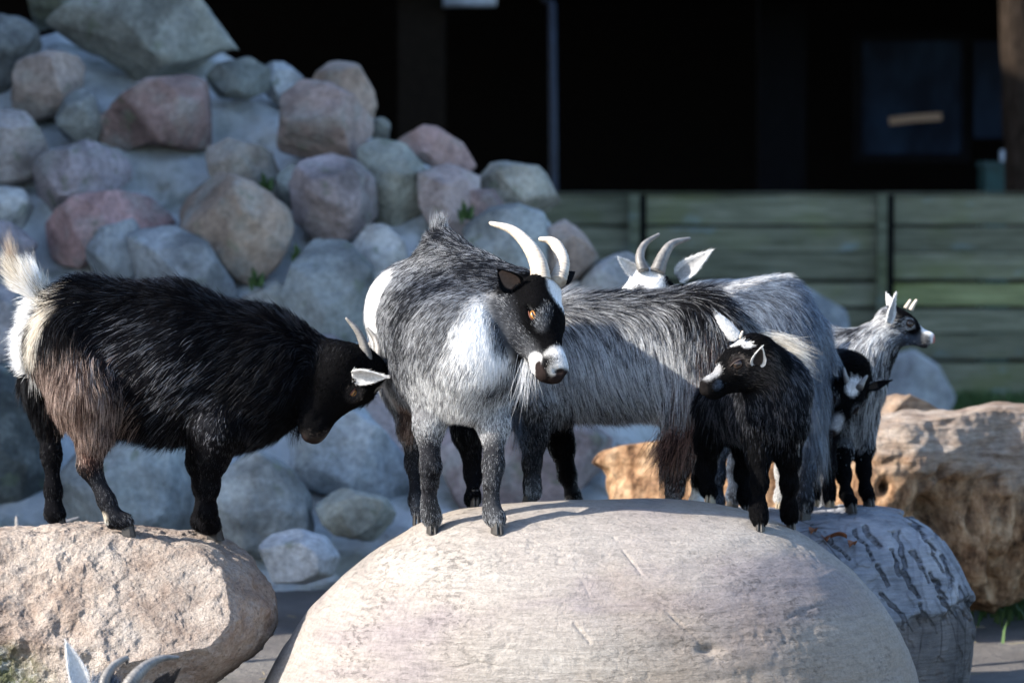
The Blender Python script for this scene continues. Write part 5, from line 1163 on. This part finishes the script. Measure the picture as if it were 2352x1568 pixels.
# --- G: the black kid with a white forehead
def kid_low():
    D = 7.80
    g = Goat('goat_kid', D, 'black kid with white forehead lowering its head below the pale grey kid', 'kid', 'goat kids', base='black', eye='eye_dark')
    g.cap((1925, 872, .04), (1860, 880, .26), 54, 62, 'trunk', .05, flow=CV(-.4, -.8, 0)); g.cap((1955, 855, -.02), (1925, 872, .05), 44, 54, 'neck', .05, flow=CV(-.7, 0, 0))
    for x, dd in ((1905, .03), (1870, .12), (1835, .24), (1815, .34)):
        g.leg([(x, 900, dd, 34), (x, 1000, dd, 24), (x, 1070, dd, 18), (x, 1120, dd, 15), (x, 1165, dd, 19)], 'leg', toe=(.3, 0, 1), snap='drop', hoof='hoof_pale')
    g.head((1968, 862, -.05), (-.36, -.86, .36), (.25, .30, .92), .132, kid=True)
    g.eyes(r=.075)
    g.hpaint((.0, 0, -.15), (.9, 0, -.2), .42, 'jet', soft=.1); g.hpaint((.18, 0, .06), (.27, 0, .06), .10, 'white', soft=.25); g.hpaint((.74, 0, -.12), (.88, 0, -.14), .09, 'pale_grey', soft=.35)
    g.hpaint((g.mz+.13, 0, -.16), (g.mz+.13, 0, -.24), .07, 'bald_nose', soft=.2)
    for y in (-1, 1): g.hpaint((.49, y*.2, -.10), (.49, y*.26, -.10), .11, 'grey', soft=.3)
    g.ear((1996, 888, -.02), (2046, 874, -.02), (.1, -.5, .8), 15, .6, 'white', 'sooty', 'black', blobs=[((2036, 880, -.02), 22, 'black')])
    g.ear((1932, 858, -.05), (1906, 832, -.05), (-.2, .3, .9), 16, .5, 'white', 'white', 'white')
    g.horn([(1946, 878, -.10), (1942, 862, -.10), (1938, 844, -.09)], 9, 3, mat='horn_grey'); g.horn([(1974, 890, -.09), (1982, 876, -.08), (1992, 862, -.07)], 12, 3, mat='horn_grey')
    return g.build(int(30000*QH), .0045, .00042, 71)
kid_low()

# --- H: the goat lying below the left boulder, only its ears and horns in the picture
def goat_low():
    D = 6.15
    g = Goat('goat', D, 'goat at the lower left edge, only its ears and grey curved horns showing', base='grey', horn='horn_grey')
    z = lambda x, y, dd=0: (x, y, dd)
    g.cap((330, 1760, .0), (560, 1800, .25), 105, 120, 'trunk', .05, flow=CV(1, -.3, 0)); g.cap((280, 1660, -.02), (340, 1740, .02), 62, 95, 'neck', .05, flow=CV(.5, -.8, 0))
    for x, dd in ((300, -.1), (370, -.1), (540, .2), (620, .3)):
        g.leg([(x, 1840, dd, 46), (x-30, 1900, dd, 28), (x-50, 1925, dd-.05, 24), (x-90, 1940, dd-.05, 24)], 'leg', toe=(-1, 0, .4), snap='drop')
    g.head((262, 1588, -.02), (-.25, -.85, .5), (-.1, .45, .85), .19)
    g.eyes(r=.05)
    g.hpaint((.0, 0, .02), (.25, 0, .03), .2, 'blue_grey', soft=.4)
    g.ear((192, 1590, .0), (152, 1474, .0), (.4, .1, .9), 27, .5, 'white', 'white', 'white'); g.ear((352, 1600, .02), (414, 1532, .03), (-.2, .2, -.8), 26, .6, 'sooty', 'sooty', 'sooty')
    g.horn([(236, 1590, -.02), (243, 1556, -.01), (262, 1528, .01), (288, 1512, .03), (292, 1522, .04)], 18, 5, fdir=(-.3, 0, 1)); g.horn([(288, 1592, -.02), (306, 1560, -.01), (338, 1528, .02), (372, 1511, .04), (412, 1508, .06)], 26, 4, fdir=(-.3, 0, 1))
    g.tufts.append(('forelock', [(215, 1570, .0), (270, 1568, .0)], 500, 16, 24, (-.1, 1, 0), 'blue_grey', 0, 1))
    return g.build(int(30000*QH), .005, .00036, 81)
goat_low()

# --- I: the goat standing behind the left boulder
def goat_hidden():
    D = 8.3
    g = Goat('goat', D, 'goat behind the left granite boulder with only its grey horn tips showing', base='sooty', horn='horn_grey')
    g.cap((60, 1440), (-160, 1430, .2), 95, 100, 'trunk', .05, flow=CV(-1, -.3, 0), flat=.85); g.cap((110, 1320, -.0), (70, 1400), 46, 78, 'neck', .05, flow=CV(-.5, -.8, 0))
    for x, dd in ((80, -.05), (50, .08), (-130, .1), (-170, .25)):
        g.leg([(x, 1470, dd, 40), (x, 1510, dd, 24), (x, 1540, dd, 20), (x, 1560, dd, 22)], 'leg', toe=(1, 0, .3), snap='drop')
    g.head((105, 1272, 0), (.3, -.7, .6), (.1, .6, .75), .17)
    g.eyes(r=.05)
    g.ear((70, 1290, 0), (20, 1300, 0), (0, .2, 1), 18, .5, 'sooty', 'sooty'); g.ear((150, 1290, 0), (200, 1300, 0), (0, .2, 1), 18, .5, 'sooty', 'sooty')
    g.horn([(88, 1275, 0), (60, 1240, .0), (42, 1212, .01), (38, 1186, .03)], 17, 4); g.horn([(118, 1275, 0), (128, 1235, 0), (145, 1205, .02), (182, 1188, .04)], 19, 4)
    return g.build(int(12000*QH), .006, .0005, 91)
goat_hidden()

# fallen leaves on the log, straw on the ground
lm_ = m_plain('dry_leaf', (.22, .08, .035), .7, .2); r_l = np.random.default_rng(12)
for px, py, lab in ((1897, 1250, 'largest dry red brown leaf on the weathered log'), (1926, 1243, 'dry leaf right beside the largest leaf on the weathered log'),
                    (1868, 1232, 'dry leaf on the weathered log nearest the goats'), (1958, 1262, 'dry curled leaf lying lowest on the weathered log')):
    h = hit(px, py)
    if h is None: continue
    a = r_l.uniform(0, 6.28); t1 = np.array([math.cos(a), math.sin(a), 0]); t2 = np.array([-t1[1], t1[0], 0]); V, Fc = [], []
    for i in range(9):
        u = i/8; w_ = .009*math.sin(math.pi*min(1, u*.95+.03))**.8
        for j in (-1, -.5, 0, .5, 1): V.append(h+t1*(u-.5)*.034+t2*w_*j*(1+.15*math.sin(i*2.1))+np.array([0, 0, .006+.007*abs(j)**1.5+.006*math.sin(u*3)]))
    for i in range(8):
        for j in range(4): Fc.append((i*5+j, i*5+j+1, (i+1)*5+j+1, (i+1)*5+j))
    n0 = len(V); V += [v-np.array([0, 0, .0007]) for v in V]; Fc += [tuple(n0+q for q in f[::-1]) for f in Fc]
    tag(mesh_obj('leaf', V, Fc, lm_, loc=h), lab, 'leaf', 'dry leaves on the log')
V, Fc = [], []
for i in range(500):
    c = np.array([r_l.uniform(-1.4, 2.4), r_l.uniform(7.4, 12.5), .006+r_l.random()*.006]); a = r_l.uniform(0, 6.28); l = r_l.uniform(.01, .03)
    d_ = np.array([math.cos(a), math.sin(a), r_l.normal()*.05])*l; n0 = len(V); sd = np.array([-math.sin(a), math.cos(a), 0])*.0009; up_ = np.array([0, 0, .0012])
    V += [c-d_-sd, c-d_+sd, c-d_+up_, c+d_-sd, c+d_+sd, c+d_+up_]; Fc += [(n0, n0+1, n0+2), (n0+3, n0+5, n0+4), (n0, n0+3, n0+4, n0+1), (n0+1, n0+4, n0+5, n0+2), (n0+2, n0+5, n0+3, n0)]
tag(mesh_obj('straw', V, Fc, m_plain('straw', (.24, .20, .12), .7, .2), smooth=False), kind='stuff')
